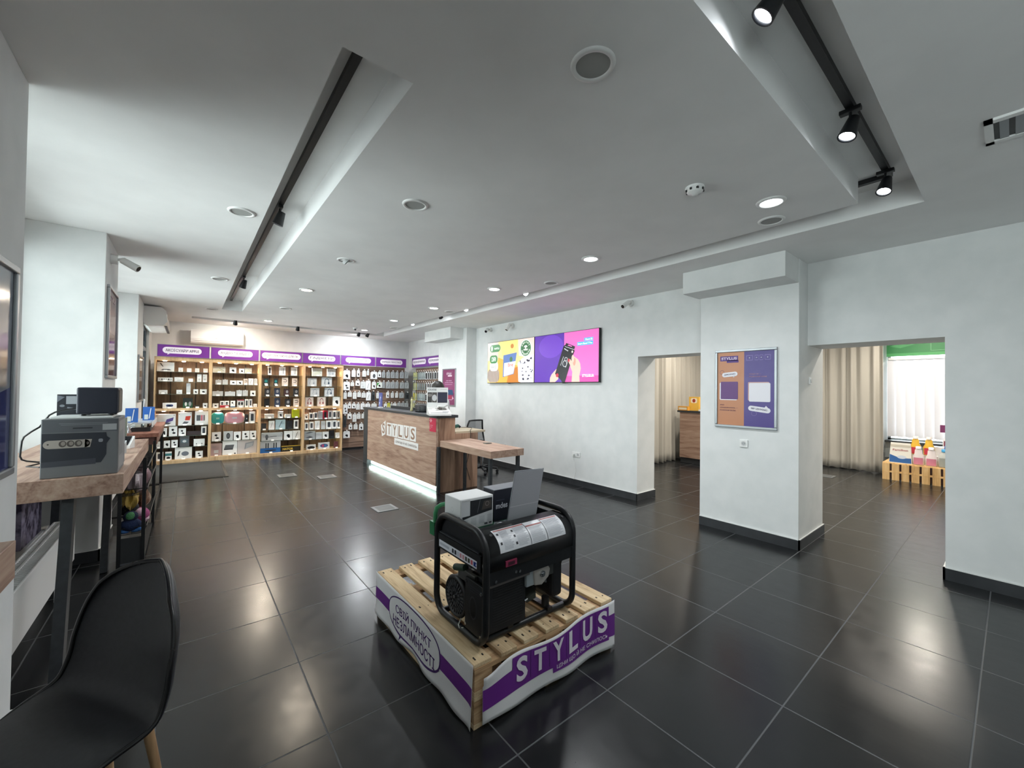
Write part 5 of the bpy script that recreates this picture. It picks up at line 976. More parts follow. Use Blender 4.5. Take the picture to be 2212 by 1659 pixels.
def bottle(x, y, prof, m, cap, lab, cy=1, label=None):
    t = thing('bottle', lab, 'bottle', (x, y, zt)); o = t.location.copy(); b = MB(o); b.lathe(prof, o, m, n=20, sx=.6, sy=cy)
    sub(t, 'container', b); r, z = prof[-1]; b = MB(o); b.lathe([(r+.006, z-.005), (r+.006, z+.04), (0, z+.042)], o, cap, n=16); sub(t, 'cap', b)
    if label:
        rr = prof[2][0]; b = MB(o)
        def lf(u, v): a = math.pi+ (u-.5)*1.7; return (o.x+rr*.6*1.03*math.cos(a)-.002, o.y+rr*cy*1.03*math.sin(a), o.z+prof[1][1]+.01+(prof[2][1]-prof[1][1]-.02)*v)
        b.grid(lf, 8, 2, label); sub(t, 'label_sticker', b)
KP = [(0, 0), (.07, .005), (.075, .14), (.05, .20), (.045, .26), (.03, .285)]; SPR = [(0, 0), (.075, .005), (.078, .17), (.05, .23), (.03, .27)]
b = MB((10.1, 1.3, zt)); b.hexa([(10.04, 1.14, zt), (10.16, 1.14, zt), (10.16, 1.44, zt), (10.04, 1.44, zt), (10.08, 1.16, zt+.36), (10.12, 1.16, zt+.36), (10.12, 1.42, zt+.36), (10.08, 1.42, zt+.36)], M('ece8de')); P = Pl(b, (10.039, 1.44, zt), (0, -1, 0), (.11, 0, 1))
P.poly([(.005, .01), (.295, .01), (.29, .10), (.15, .09), (.01, .15)], M('2a5fa0'), .001); P.text('Familion', .15, .235, M('a04a52'), w=.2, h=.035, bold=.02, dz=.002); P.ell(.17, .11, .06, .03, M('cfd8e6'), .002); P.rect(.02, .28, .29, .33, M('c9c2b2'), .001)
tag(b.build('detergent_bag'), 'white and blue bag of washing powder on the slatted platform', 'bag')
bottle(10.08, 1.06, KP, M('f0e4e4', .3), M('f6f2f2'), 'white waisted bottle with a pink label, next to the powder bag', label=M('d98aa0', .3))
bottle(10.08, .90, KP, M('f0e4e4', .3), M('f6f2f2'), 'white waisted bottle with a pink label, beside the blue-capped bottle', label=M('d98aa0', .3))
bottle(10.08, .745, SPR, M('c8ccc8', .3), M('3aa0d8'), 'grey bottle with a blue cap on the slatted platform', label=M('a4a8a2', .3))
bottle(10.08, .60, [(0, 0), (.06, .005), (.063, .18), (.045, .215), (.025, .24)], M('8c2f55', .3), M('d8d0d2'), 'dark pink bottle on the slatted platform', label=M('a03a66', .3))
bottle(10.08, .46, [(0, 0), (.07, .005), (.07, .19), (.045, .22), (.03, .25)], M('f0f0ee', .3), M('f6f6f4'), 'white bottle with a green leaf label beside the dark pink one', label=M('b8c8a0', .3))
zt = .315
t = thing('step_riser', 'low white riser behind the front row of bottles', 'riser', (10.3, .6, .3105)); b = MB(t.location); b.box(10.2, 10.42, .1, 1.40, .3105, .47, GLOSSW); sub(t, 'body', b); b = MB(t.location); b.box(10.43, 10.62, .0, 1.0, .3105, .62, GLOSSW); sub(t, 'upper_step', b)
for i, (x, y, z, prof, m, cap, lab, lm) in enumerate([(10.3, 1.12, .4705, KP, M('e8b93e', .3), M('f4e8e0'), 'yellow bottle with a white cap on the riser, left one', 'c23a4c'), (10.3, .95, .4705, KP, M('e8b93e', .3), M('f4e8e0'), 'yellow bottle with a white cap on the riser, right one', 'c23a4c'),
      (10.3, .68, .4705, [(0, 0), (.085, .005), (.085, .17), (.06, .24), (.03, .28)], M('1f50b8', .3), M('3f78d8'), 'royal blue canister behind the blue-capped bottle', 'cfdcf2'), (10.3, .50, .4705, SPR, M('f2dfe4', .3), M('e8a8bc'), 'pale pink bottle behind the dark pink one', 'd8a0b4'),
      (10.52, .72, .6205, [(0, 0), (.08, .005), (.08, .12), (.05, .17), (.03, .2)], M('ece4e6', .3), M('8a2a48'), 'white bottle with a plum cap on the upper step', '7a2a4a'), (10.52, .50, .6205, SPR, M('e8c8dc', .3), M('f0e4ec'), 'lilac bottle on the upper step', '8a8ac8')]):
    zt = z; bottle(x, y, prof, m, cap, lab, label=M(lm, .3))
b = MB((10.55, .9, .6205)); b.box(10.50, 10.56, .53+.05, .78+.05, .88, 1.01, M('7a3462')); P = Pl(b, (10.5, .83, .88), (0, -1, 0), (0, 0, 1)); P.rect(.12, .24, .05, .12, M('e8e4ea')); b.box(10.525, 10.535, .60, .606, .6205, .88, M('7a3462')); tag(b.build('price_board'), 'small plum price board standing above the bottles', 'sign')
# ================================================================ PALLETS WITH THE GENERATOR
random.seed(11)
PX0, PY0, PW, PLN = 1.04, 1.535, .99, 1.19
pallet((PX0, PY0, 0), 0, PW, PLN, 'lower pine pallet on the floor, under the second one', 7, .098, (PINE, PINEX), 'stacked pallets')
pallet((PX0, PY0, .146), 0, PW, PLN, 'upper pine pallet carrying the black generator', 7, .098, (PINE, PINEX), 'stacked pallets')
ZP = .291
def banner(lab, fn, w, h, draw, nu=44, nv=14):
    t = thing('paper_banner', lab, 'banner', fn(0, 0, 0)); b = MB(t.location); b.grid(lambda u, v: fn(u*w, v*h, 0), nu, nv, PAPER); sub(t, 'sheet', b, solid=.0008)
    b = MB(t.location); P = Pl(b, (0, 0, 0), (1, 0, 0), (0, 1, 0), fn=fn); draw(P, w, h, b); sub(t, 'print', b)
def strip(b, fn, x0, x1, ya, yb, m, dz, n=40):
    """a printed band that follows the sheet; ya, yb are functions of x"""
    vs = []; 
    for i in range(n+1):
        x = x0+(x1-x0)*i/n
        for k in range(4): vs.append(fn(x, ya(x)+(yb(x)-ya(x))*k/3, dz))
    b.add(vs, [(i*4+k, (i+1)*4+k, (i+1)*4+k+1, i*4+k+1) for i in range(n) for k in range(3)], m, True)
# left banner: faces -x; x runs from the far end (y = 2.73) to the near corner
def fl(x, y, dz):
    u = x/1.19; wav = .006*math.sin(u*9+.5)*(1-y/.27)+.012*max(0, (.06-y)/.06)*(1+math.sin(u*23))*.5
    lift = .055*max(0, 1-u*1.2)*max(0, 1-y/.25)*.3
    return Vector((PX0-.006-wav-dz-.02*max(0, u-.97)/.03*max(0, 1-y/.29)*.6, 2.728-x, .293-.285+y*1.0+lift+.006*math.sin(u*17)*(1-y/.285)))
def dl(P, w, h, b):
    mid = lambda x: .150-.0*x
    strip(b, fl, 0, w, lambda x: .105+.008*math.sin(x*3), lambda x: .185+.006*math.sin(x*3), PURPLE, .0018)
    def blob(cx, cy, rx, ry, m, dz, e=.75):
        N = 48; ring = []
        for k in range(6):
            s = (k+1)/6; ring.append([fl(cx+rx*s*math.copysign(abs(math.cos(2*math.pi*i/N))**e, math.cos(2*math.pi*i/N)), cy+ry*s*math.copysign(abs(math.sin(2*math.pi*i/N))**e, math.sin(2*math.pi*i/N)), dz) for i in range(N)])
        vs = [fl(cx, cy, dz)]+[q for r in ring for q in r]; fs = [(0, 1+i, 1+(i+1) % N) for i in range(N)]+[(1+k*N+i, 1+(k+1)*N+i, 1+(k+1)*N+(i+1) % N, 1+k*N+(i+1) % N) for k in range(5) for i in range(N)]; b.add(vs, fs, m, True)
    blob(.565, .150, .335, .122, DARKP, .0024); blob(.565, .152, .325, .112, PAPER, .0032)
    P.poly([(.40, .05), (.435, .05), (.395, .008)], DARKP, .0026)
    P.text('СВІЙ ПУНКТ', .565, .190, DARKP, w=.46, h=.062, dz=.0045, bold=.012); P.text('НЕЗЛАМНОСТІ', .57, .103, DARKP, w=.54, h=.062, dz=.0045, bold=.012)
banner('white and purple paper banner with a speech bubble on the left side of the pallets', fl, 1.19, .283, dl)
def fr_(x, y, dz):
    u = x/.96; sag = -.052*math.exp(-((u-.0)/.12)**2)-.035*math.exp(-((u-.42)/.22)**2)+.0
    top = .283+sag*1.0; yy = y/.27; z = .006+.016*math.sin(u*8+1)**2*(1-yy)*1.0+(top-.006)*yy
    out = .004+.018*math.sin(u*7.5+.8)**2*(1-.3*yy)+.03*max(0, .1-u)/.1*(yy > .8)*.3
    return Vector((PX0+.035+x, PY0-.004-out-dz, z))
def drr(P, w, h, b):
    strip(b, fr_, 0, w, lambda x: .075+.012*math.sin(x*4), lambda x: .195, PURPLE, .002); strip(b, fr_, .17, .90, lambda x: .10, lambda x: .252, PURPLE, .0026); strip(b, fr_, .44, .90, lambda x: .055, lambda x: .12, PURPLE, .003)
    LW = M('e6dfe8', .6)
    for i, ch in enumerate('STYLUS'): P.text(ch, .235+i*.122, .178, LW, w=.078, h=.125, dz=.0052, bold=.03)
    for i in range(5): strip(b, fr_, .295+i*.122, .2975+i*.122, lambda x: .105, lambda x: .25, M('3f2660', .5), .004, 2)
    P.text('ЦІНИ ЩО Й НЕ СНИЛОСЬ', .675, .086, LW, w=.42, h=.034, dz=.0052, bold=.01)
banner('purple paper banner with large white letters on the front side of the pallets', fr_, .96, .27, drr)

# ---- generator
GX0, GX1, GY0, GY1 = 1.112, 1.748, 1.562, 2.078
t = thing('generator', 'black open-frame petrol generator standing on the pallets', 'generator', (GX0, GY0, ZP)); o = t.location.copy(); r = .0175; t_gen, t_gen_loc = t, o
def loop(X):
    pts = []; zb, zt_ = ZP+.018, .845; R1, R2 = .11, .085
    for cy, cz, a0, rr in ((GY1-r-R2, zb+R2, 0, R2), (GY1-r-R1, zt_-R1, 0, R1), (GY0+r+R1, zt_-R1, 90, R1), (GY0+r+R2, zb+R2, 180, R2)):
        pass
    def arc(cy, cz, rr, a, b2): return [(X, cy+rr*math.cos(R(a+(b2-a)*k/8)), cz+rr*math.sin(R(a+(b2-a)*k/8))) for k in range(9)]
    pts += arc(GY1-r-R2, zb+R2, R2, -90, 0)+arc(GY1-r-R1, zt_-R1, R1, 0, 90)+arc(GY0+r+R1, zt_-R1, R1, 90, 180)+arc(GY0+r+R2, zb+R2, R2, 180, 270)
    return pts
for X in (GX0+r, GX1-r): b = MB(o); b.tube(loop(X), r, BLACKM, closed=True, n=14); sub(t, 'end_frame', b)
for y in (GY0+r+.06, GY1-r-.06): b = MB(o); b.tube([(GX0+r, y, ZP+.018), (GX1-r, y, ZP+.018)], r*.95, BLACKM, n=12); sub(t, 'base_rail', b)
for x in (1.30, 1.58): b = MB(o); b.box(x, x+.035, GY0+.06, GY1-.06, ZP+.03, ZP+.045, BLACKM); sub(t, 'cross_member', b)
for x in (1.317, 1.597):
    for y in (1.66, 1.98): b = MB(o); b.cyl((x, y, ZP+.045), (x, y, ZP+.09), .022, BLACKP); sub(t, 'rubber_mount', b)
# top cover: a bent sheet along the front and back, narrow strips at the ends
def coverprof(front):
    s = 1 if front else -1; Y = GY0 if front else GY1; pts = [(Y+s*.008, .665), (Y+s*.008, .735)]
    for k in range(9): a = R(k*90/8); pts.append((Y+s*(.008+.105*(1-math.cos(a))), .735+.092*math.sin(a)))
    pts += [(Y+s*.165, .827), (Y+s*.172, .790)]
    return pts
b = MB(o)
for fr in (True,):
    pr = coverprof(fr); vs = [(X, y, z) for (y, z) in pr for X in (GX0+.03, GX1-.03)]; n = len(pr); b.add(vs, [(2*i, 2*i+1, 2*i+3, 2*i+2) if fr else (2*i, 2*i+2, 2*i+3, 2*i+1) for i in range(n-1)], BLACKM, True)
sub(t, 'top_cover', b, solid=.004)
b = MB(o); b.box(GX0+.034, GX1-.034, GY1-.016, GY1-.012, .66, .80, BLACKM); sub(t, 'back_cover', b)
for X in (GX0+.03, GX1-.034): b = MB(o); b.box(X, X+.004, GY0+.04, GY1-.04, .69, .815, BLACKM); sub(t, 'end_cover', b)
b = MB(o)
for x, y in ((GX0+.075, GY0+.075), (GX1-.06, GY0+.075)): b.lathe([(0, .0), (.009, 0)], (x, y-.012, .822), M('050505', .3), n=12, axis=(0, -.5, .85))
sub(t, 'cover_holes', b)
b = MB(o); b.box(GX0+.045, GX1-.05, GY0+.178, GY1-.02, .66, .775, M('1f5c40', .35)); sub(t, 'fuel_tank', b, bevel=.02, seg=3)
b = MB(o); cc = (1.372, 1.800, .776); b.lathe([(.034, 0), (.034, .006), (.030, .014), (.033, .02), (.028, .028), (0, .031)], cc, STEEL, n=28); sub(t, 'fuel_cap', b)
b = MB(o); P = Pl(b, (1.27, 1.735, .7765), (1, 0, 0), (0, 1, 0)); P.rect(0, .10, 0, .045, M('d9dbd8')); P.rect(.006, .03, .008, .036, M('20242a'), .0015)
for i in range(4): P.rect(.036, .094, .01+i*.008, .013+i*.008, G1, .0015)
sub(t, 'tank_sticker', b)
# wrap-around instruction label on the front curve
pr = coverprof(True)
def lab_fn(x, y, dz):
    L = [0]; q = pr[1:12]
    for i in range(1, len(q)): L.append(L[-1]+math.hypot(q[i][0]-q[i-1][0], q[i][1]-q[i-1][1]))
    s = min(max(y, 0), L[-1]-1e-5); i = max(k for k in range(len(L)-1) if L[k] <= s); f = (s-L[i])/(L[i+1]-L[i]); Y = q[i][0]+(q[i+1][0]-q[i][0])*f; Z = q[i][1]+(q[i+1][1]-q[i][1])*f
    a = math.atan2(q[i+1][0]-q[i][0], q[i+1][1]-q[i][1]); return Vector((x, Y-math.cos(a)*(.003+dz), Z+math.sin(a)*(.003+dz)))
b = MB(o); b.grid(lambda u, v: lab_fn(1.205+.455*u, .008+.128*v, 0), 20, 12, M('d9dade', .35)); sub_l = sub(t, 'warning_label', b)
b = MB(o)
def band(x0, x1, y0, y1, m, dz=.0008):
    n = max(1, int((y1-y0)/.012)); b.add([lab_fn(x, y0+(y1-y0)*k/n, dz) for k in range(n+1) for x in (x0, x1)], [(2*k, 2*k+1, 2*k+3, 2*k+2) for k in range(n)], m, True)
RD, LG = M('a8615e'), M('a9abb2')
band(1.212, 1.405, .122, .131, RD); band(1.412, 1.52, .100, .109, RD); band(1.53, 1.652, .122, .131, RD)
for x in (1.408, 1.525): band(x-.002, x+.002, .01, .134, M('33353a'))
random.seed(5)
for x0, x1, ytop in ((1.235, 1.30, .115), (1.325, 1.40, .115), (1.42, 1.515, .092), (1.535, 1.645, .115)):
    y = ytop
    while y > .016: band(x0, x1-random.uniform(0, .02), y-.0028, y, LG); y -= .0062
for x, y in ((1.315, .10), (1.315, .07), (1.315, .035), (1.222, .10), (1.222, .05)): band(x-.006, x+.006, y-.006, y+.006, M('22242a'))
b.build('label_print', sub_l)
# fittings along the front
b = MB(o); b.box(GX0+.05, GX0+.29, GY0+.045, GY0+.20, ZP+.055, .60, BLACKP); b.box(GX0+.05, GX0+.30, GY0+.03, GY0+.045, .595, .665, BLACKM)
for i in range(16): b.box(GX0+.08, GX0+.27, GY0+.0445, GY0+.047, ZP+.08+i*.013, ZP+.086+i*.013, M('06070a'))
sub(t, 'control_box', b, bevel=.006)
b = MB(o); b.bar((GX0+.035, GY0+.02, .595), (1.40, GY0+.02, .595), .02, .012, M('4a4644', .5)); sub(t, 'heat_shield_strip', b)
b = MB(o); b.box(1.235, 1.305, GY0+.0, GY0+.008, .672, .70, M('8a2a4a')); b.box(1.25, 1.29, GY0-.002, GY0, .678, .694, M('3c1224')); sub(t, 'red_tag', b)
for x, z in ((1.18, .615), (1.33, .627), (1.305, .63)): b = MB(o); b.cyl((x, GY0+.02, z), (x, GY0+.005, z), .007, STEEL, n=12); sub(t, 'bolt', b)
b = MB(o); b.box(GX0+.03, 1.72, GY0+.01, GY0+.016, .60, .668, BLACKM) ; sub(t, 'front_rail', b)
# engine: block, valve cover, muffler box, carburettor
b = MB(o); b.box(1.37, 1.50, 1.70, 1.90, ZP+.09, .60, BLACKM)
for i in range(7): b.box(1.36, 1.51, 1.64, 1.72, .50+i*.014, .506+i*.014, M('6a6d70', .4, .8))
sub(t, 'engine_block', b, bevel=.006)
b = MB(o); c = Vector((1.498, 1.582, .565)); sh = [(-.062, .036), (-.040, .062), (.030, .052), (.062, .010), (.050, -.030), (.0, -.062), (-.052, -.052)]
f_ = [c+Vector((x, 0, z)) for x, z in sh]; b.cyl(c+Vector((-.005, .05, 0)), c+Vector((-.005, .10, 0)), .058, M('5a5a58', .5, .3), n=24); k_ = [v+Vector((0, .05, 0)) for v in f_]; n = len(sh); b.add(f_+k_, [tuple(range(n))[::-1], tuple(range(n, 2*n))]+[(i, (i+1) % n, n+(i+1) % n, n+i) for i in range(n)], M('b3aea8', .35, .35)); sub(t, 'valve_cover', b, bevel=.008, seg=3)
b = MB(o); b.cyl(c+Vector((.0, -.008, 0)), c+Vector((0, .0, 0)), .016, STEEL); b.cyl(c+Vector((.0, -.013, 0)), c+Vector((0, -.008, 0)), .008, STEEL, n=6); sub(t, 'cover_bolt', b)
b = MB(o); b.box(1.395, 1.45, 1.59, 1.68, .515, .598, M('a8b0b4', .35, .3)); b.cyl((1.47, 1.65, .63), (1.47, 1.65, .675), .03, M('7d8082', .3, .4)); b.cyl((1.50, 1.63, .64), (1.53, 1.62, .66), .012, STEEL); b.cyl((1.555, 1.62, .545), (1.555, 1.62, .49), .009, STEEL); b.box(1.54, 1.60, 1.60, 1.66, .53, .60, M('4a4c4c', .5, .5)); sub(t, 'carburettor', b, bevel=.004)
b = MB(o); b.box(1.595, 1.675, 1.60, 1.78, ZP+.10, .625, BLACKP); sub(t, 'air_filter_housing', b, bevel=.022, seg=3)
b = MB(o); b.tube([(1.50, 1.66, .66), (1.56, 1.62, .665), (1.62, 1.60, .65), (1.665, 1.62, .60)], .010, BLACKP); b.tube([(1.55, 1.64, .64), (1.60, 1.585, .635), (1.655, 1.60, .60), (1.66, 1.63, .52)], .012, M('0b0c0e', .3)); b.cyl((1.59, 1.60, .672), (1.64, 1.595, .676), .006, BLK); sub(t, 'hose', b)
b = MB(o); b.hexa([(1.405, 1.60, .43), (1.46, 1.59, .445), (1.49, 1.66, .445), (1.43, 1.68, .43), (1.405, 1.60, .455), (1.46, 1.59, .475), (1.49, 1.66, .475), (1.43, 1.68, .455)], M('4a4d46', .4, .4)); b.cyl((1.39, 1.60, .445), (1.41, 1.60, .45), .006, STEEL); sub(t, 'fuel_valve', b)
b = MB(o); b.box(1.45, 1.585, 1.72, 2.0, ZP+.10, .52, BLACKP); b.cyl((1.42, 1.87, .46), (1.42, 2.03, .46), .11, BLACKP, n=32); sub(t, 'crankcase', b, bevel=.008)
# left end: alternator fan cover, side plate
XE = GX0+.012
b = MB(o); c = Vector((XE+.03, 1.868, .440)); b.cyl(c, c+Vector((.30, 0, 0)), .105, BLACKP, n=40); b.lathe([(.105, 0), (.110, -.012), (.100, -.022), (.092, -.022), (.088, -.014), (0, -.012)], c, BLACKP, n=40, axis=(1, 0, 0)); alt = sub(t, 'alternator', b)
b = MB(o); GR = M('3a3c40', .5)
for ring, nn, ll in ((.070, 26, .030), (.038, 14, .022)):
    for k in range(nn):
        a = 2*math.pi*k/nn; rc = Vector((0, math.cos(a), math.sin(a))); tt = Vector((0, -math.sin(a), math.cos(a))); p = c+Vector((-.018, 0, 0))+rc*ring
        b.bar(p-rc*ll/2, p+rc*ll/2, .0085 if ring > .05 else .009, .008, GR, up=(1, 0, 0))
b.cyl(c+Vector((-.026, 0, 0)), c+Vector((-.01, 0, 0)), .010, STEEL, n=12); b.build('vent_fins', alt)
b = MB(o); b.box(XE+.0, XE+.014, 1.585, 1.755, ZP+.045, .59, BLACKM)
P = Pl(b, (XE, 1.755, ZP+.045), (0, -1, 0), (0, 0, 1)); P.ell(.075, .125, .030, .052, M('020305', .4), .001, 30); P.ring(.075, .125, .031, .005, M('33363a', .3), .0015, n=30, ry=.053)
for i in range(10): P.rect(.03, .15, .015+i*.0085, .019+i*.0085, M('0b0c0f'), .001)
for i in range(3): P.rect(.04, .15, .20+i*.012, .205+i*.012, M('2e3136'), .001)
sub(t, 'end_plate', b, bevel=.002)
for y, z in ((1.742, .572), (1.607, .555), (1.742, .362), (1.607, .352)): b = MB(o); b.cyl((XE-.006, y, z), (XE+.002, y, z), .0085, STEEL, n=14); sub(t, 'bolt', b)
b = MB(o); b.box(XE+.02, XE+.06, 1.70, 1.86, .545, .60, M('4c4c4a', .4, .4)); sub(t, 'terminal_cover', b, bevel=.004); b = MB(o); b.cyl((XE+.03, 1.80, .61), (XE+.03, 1.90, .58), .018, M('1f3a2c')); sub(t, 'cable_sleeve', b); b = MB(o); b.tube([(XE+.02, 1.82, .345), (XE-.005, 1.805, .325), (XE-.008, 1.79, .315), (XE+.0, 1.765, .325)], .003, M('bfc1b8')); sub(t, 'ground_wire', b)
b = MB(o); b.box(XE-.004, XE+.006, 1.615, 2.035, .655, .735, BLACKM); b.box(XE-.006, XE+.006, 1.63, 2.02, .742, .748, M('2b2e33')); sub(t, 'end_rail', b)
b = MB(o); P = Pl(b, (XE-.0045, 2.02, .665), (0, -1, 0), (0, 0, 1)); P.rect(0, .375, 0, .038, M('e2e4ec', .35), .001); P.rect(.01, .11, .012, .026, M('b9bdc8'), .002)
for i in range(9): P.rect(.14+.026*i, .158+.026*i, .008, .030, M(('30333a', '30333a', 'c4c7d0', 'c9919a', 'c9919a', '3a3d30', '3a3d30', 'c4606c', '2c4aa8')[i]), .002)
P.text('C', .362, .019, M('2c4aa8'), h=.024, dz=.002, bold=.05); sub(t, 'pictogram_label', b)
# ---- items on and behind the generator
t = thing('instrument_box', 'white product box with a dark photo print on the generator', 'box', (1.16, 1.865, .7765)); o = t.location.copy(); x0, x1, y0, y1, z0, z1 = 1.158, 1.375, 1.865, 2.035, .7765, .945
b = MB(o); b.box(x0, x1, y0, y1, z0, z1, M('dcdcdc', .45)); sub(t, 'carton', b, bevel=.004)
b = MB(o); P = Pl(b, (x0, y0, z0), (1, 0, 0), (0, 0, 1)); w, h = x1-x0, z1-z0
P.rect(.006, w-.006, .006, h-.012, M('c5c6c9', .4), .0006); P.poly([(.012, h*.34), (w*.3, h*.40), (w-.008, h*.50), (w-.008, h*.92), (w*.28, h*.92), (w*.28, h*.45), (.012, h*.44)], M('25272b', .35), .0012); P.poly([(w*.62, h*.55), (w*.93, h*.58), (w*.93, h*.84), (w*.7, h*.84)], M('4a4440', .35), .0018); P.ring(w*.8, h*.74, .012, .003, M('8a7f7c'), .0022)
P.line(w*.5, h*.5, w*.58, h*.9, .003, M('6d7076'), .002); P.text('Panasonic', w*.16, h*.945, M('55585e'), w=.05, h=.006, dz=.002)
for i in range(4):
    for j in range(6): P.rect(.012+i*w*.25, .012+i*w*.25+w*.17, h*.33-j*.007-.0025+i*.002, h*.33-j*.007+i*.002, M('9da0a6'), .0014)
P.rect(w*.72, w*.82, .010, .020, M('3a3c42'), .0016); P.rect(w*.86, w*.95, .012, .020, M('3a3c42'), .0016); sub(t, 'print', b)
b = MB(o); P = Pl(b, (x0, y1, z0), (0, -1, 0), (0, 0, 1)); P.ring(.085, .10, .012, .002, M('c4c4c8'), .0006); P.ring(.085, .055, .012, .002, M('c4c4c8'), .0006); P.rect(.155, .163, .03, .075, M('4a4c52'), .0006); sub(t, 'side_marks', b)
t = thing('phone_case_box', 'dark navy box with white letters behind the sign holder', 'box', (1.395, 1.90, .7765)); o = t.location.copy(); x0, x1, y0, y1, z1 = 1.40, 1.722, 1.89, 2.0, .955
b = MB(o); b.box(x0, x1, y0, y1, .7765, z1, M('171a26', .4)); b.box(x0-.001, x1+.001, y0-.001, y1+.001, z1, z1+.004, M('5d626c')); sub(t, 'carton', b, bevel=.002)
b = MB(o); P = Pl(b, (x0, y0, .7765), (1, 0, 0), (0, 0, 1)); P.text('mdes', .055, .088, M('c9cbd2'), w=.085, h=.034, dz=.002, bold=.03); P.rect(.015, .075, .118, .121, M('4a4e5c'))
sub(t, 'lettering', b); b = MB(o); P = Pl(b, (x0, y0, .7765), (1, 0, 0), (0, 0, 1))
for i in range(4): P.rect(.29, .315, .08+i*.02, .083+i*.02, M('4c505e'))
sub(t, 'small_print', b)
b = MB((1.74, 1.9, .7765)); b.box(1.69, 1.715, 1.86, 1.885, .828, .86, M('a9a6a8')); b = MB((1.69, 1.86, .8295)); b.box(1.672, 1.70, 1.862, 1.885, .7765, .806, M('b5b2b4')); tag(b.build('price_cube'), 'tiny pale price cube at the foot of the navy box', 'price label')
# slanted acrylic holder with its sheet
zb = .7765; yb, yt = 1.80, 1.75
A = [onY(1094, 1132, yb), onY(1157, 1116, yb)]; B2 = [onY(1175, 1011, yt), onY(1113, 1018, yt)]
for q in A: q.z = .778
t = thing('sign_holder', 'tilted clear sign holder with a blank grey sheet on the generator', 'sign holder', A[0]); q = A+B2
b = MB(A[0]); n = (q[1]-q[0]).cross(q[3]-q[0]).normalized(); q2 = [v-n*.004 for v in q]; b.hexa([q[0], q[1], q2[1], q2[0], q[3], q[2], q2[2], q2[3]], M('b9bdc4', .15, 0, 0, .55)); b.hexa([A[0], A[1], A[1]+Vector((0, .07, 0)), A[0]+Vector((0, .07, 0)), A[0]+Vector((0, 0, .003)), A[1]+Vector((0, 0, .003)), A[1]+Vector((0, .07, .003)), A[0]+Vector((0, .07, .003))], M('b9bdc4', .15, 0, 0, .55)); sub(t, 'acrylic', b)
b = MB(A[0]); c_ = sum(q, Vector())/4; qs = [c_+(v-c_)*.97+n*.0015 for v in q]; b.poly(qs, M('a5a5ab', .6)); P = Pl(b, qs[0]+n*.0006, qs[1]-qs[0], qs[3]-qs[0])
b.poly([qs[0]+(qs[3]-qs[0])*.32+n*.0006, qs[1]+(qs[2]-qs[1])*.32+n*.0006, qs[1]+(qs[2]-qs[1])*.335+n*.0006, qs[0]+(qs[3]-qs[0])*.335+n*.0006], M('c2c2c6')); sub(t, 'sheet', b)
b = MB(t_gen_loc); b.tube([(1.135, 2.10, .70), (1.135, 2.10, .825), (1.142, 2.10, .852), (1.17, 2.10, .865), (1.40, 2.10, .868), (1.44, 2.10, .85), (1.45, 2.10, .80), (1.45, 2.10, .70)], .013, M('2c7a4c', .35), n=12); b.box(1.12, 1.47, 2.085, 2.14, .70, .775, M('256b43', .35))
b.build('carry_handle', t_gen)
b = MB(t_gen_loc); b.cyl((1.22, 2.11, .775), (1.22, 2.11, .80), .014, STEEL); b.box(1.24, 1.30, 2.095, 2.13, .775, .80, BLACKP); b.build('fuel_gauge', t_gen)

# ================================================================ LEFT SIDE: HIGH TABLES, STOOL, RADIATORS, RACK
def hightable(lab, x0, x1, y0, y1, zt, th, foot_in=.0, legs=None, name='high_table'):
    t = thing(name, lab, 'table', ((x0+x1)/2, (y0+y1)/2, 0)); o = t.location.copy(); b = MB(o); b.box(x0, x1, y0, y1, zt-th, zt, OAKY); sub(t, 'table_top', b, bevel=.002)
    for a, c in legs: b = MB(o); b.bar(a, c, .075, .045, GREYM, up=(1, 0, 0)); sub(t, 'leg', b)
    return t, o
H1 = 1.05
t, o = hightable('high oak table with thick top by the left windows, nearest', -.92, -.262, 3.09, 5.0, H1, .107, legs=[((-.48, 3.20, .943), (-.48, 3.0, .0)), ((-.5, 4.86, .943), (-.5, 4.70, 0)), ((-.79, 3.20, .943), (-.79, 3.0, .0)), ((-.79, 4.86, .943), (-.79, 4.70, 0))])
t, o = hightable('narrow oak wall table at the left edge, by the shell chair', -.573, -.40, .55, 1.93, 1.06, .115, legs=[((-.535, 1.30, .945), (-.535, 1.30, 0)), ((-.535, .75, .945), (-.535, .75, 0))])
# second table further away with castors and a black frame
t = thing('wheeled_table', 'reddish oak table on a black wheeled frame by the far window', 'table', (-.5, 7, 0)); o = t.location.copy()
b = MB(o); b.box(-1.05, -.235, 6.10, 7.95, .955, 1.0, wood('red_oak_laminate', '6f4238', '96604f', 'b07c68', 1)); sub(t, 'table_top', b, bevel=.002)
b = MB(o); b.box(-1.02, -.26, 6.13, 6.15, .87, .955, M('5c3a34', .5)); b.box(-.27, -.25, 6.13, 7.9, .87, .955, M('6f4a3e', .5)); sub(t, 'apron', b)
for x in (-.27, -1.0):
    for y in (6.16, 7.86):
        b = MB(o); b.box(x-.015, x+.015, y-.015, y+.015, .06, .87, BLACKM); l = sub(t, 'leg', b); b = MB(o); b.cyl((x-.012, y, .025), (x+.012, y, .025), .025, BLACKP); b.cyl((x, y, .03), (x, y, .06), .008, STEEL); b.build('castor', l)
b = MB(o)
for x in (-.27, -1.0): b.bar((x, 6.16, .09), (x, 7.86, .09), .02, .02, BLACKM)
for y in (6.16, 7.86): b.bar((-.27, y, .09), (-1.0, y, .09), .02, .02, BLACKM)
sub(t, 'lower_frame', b)
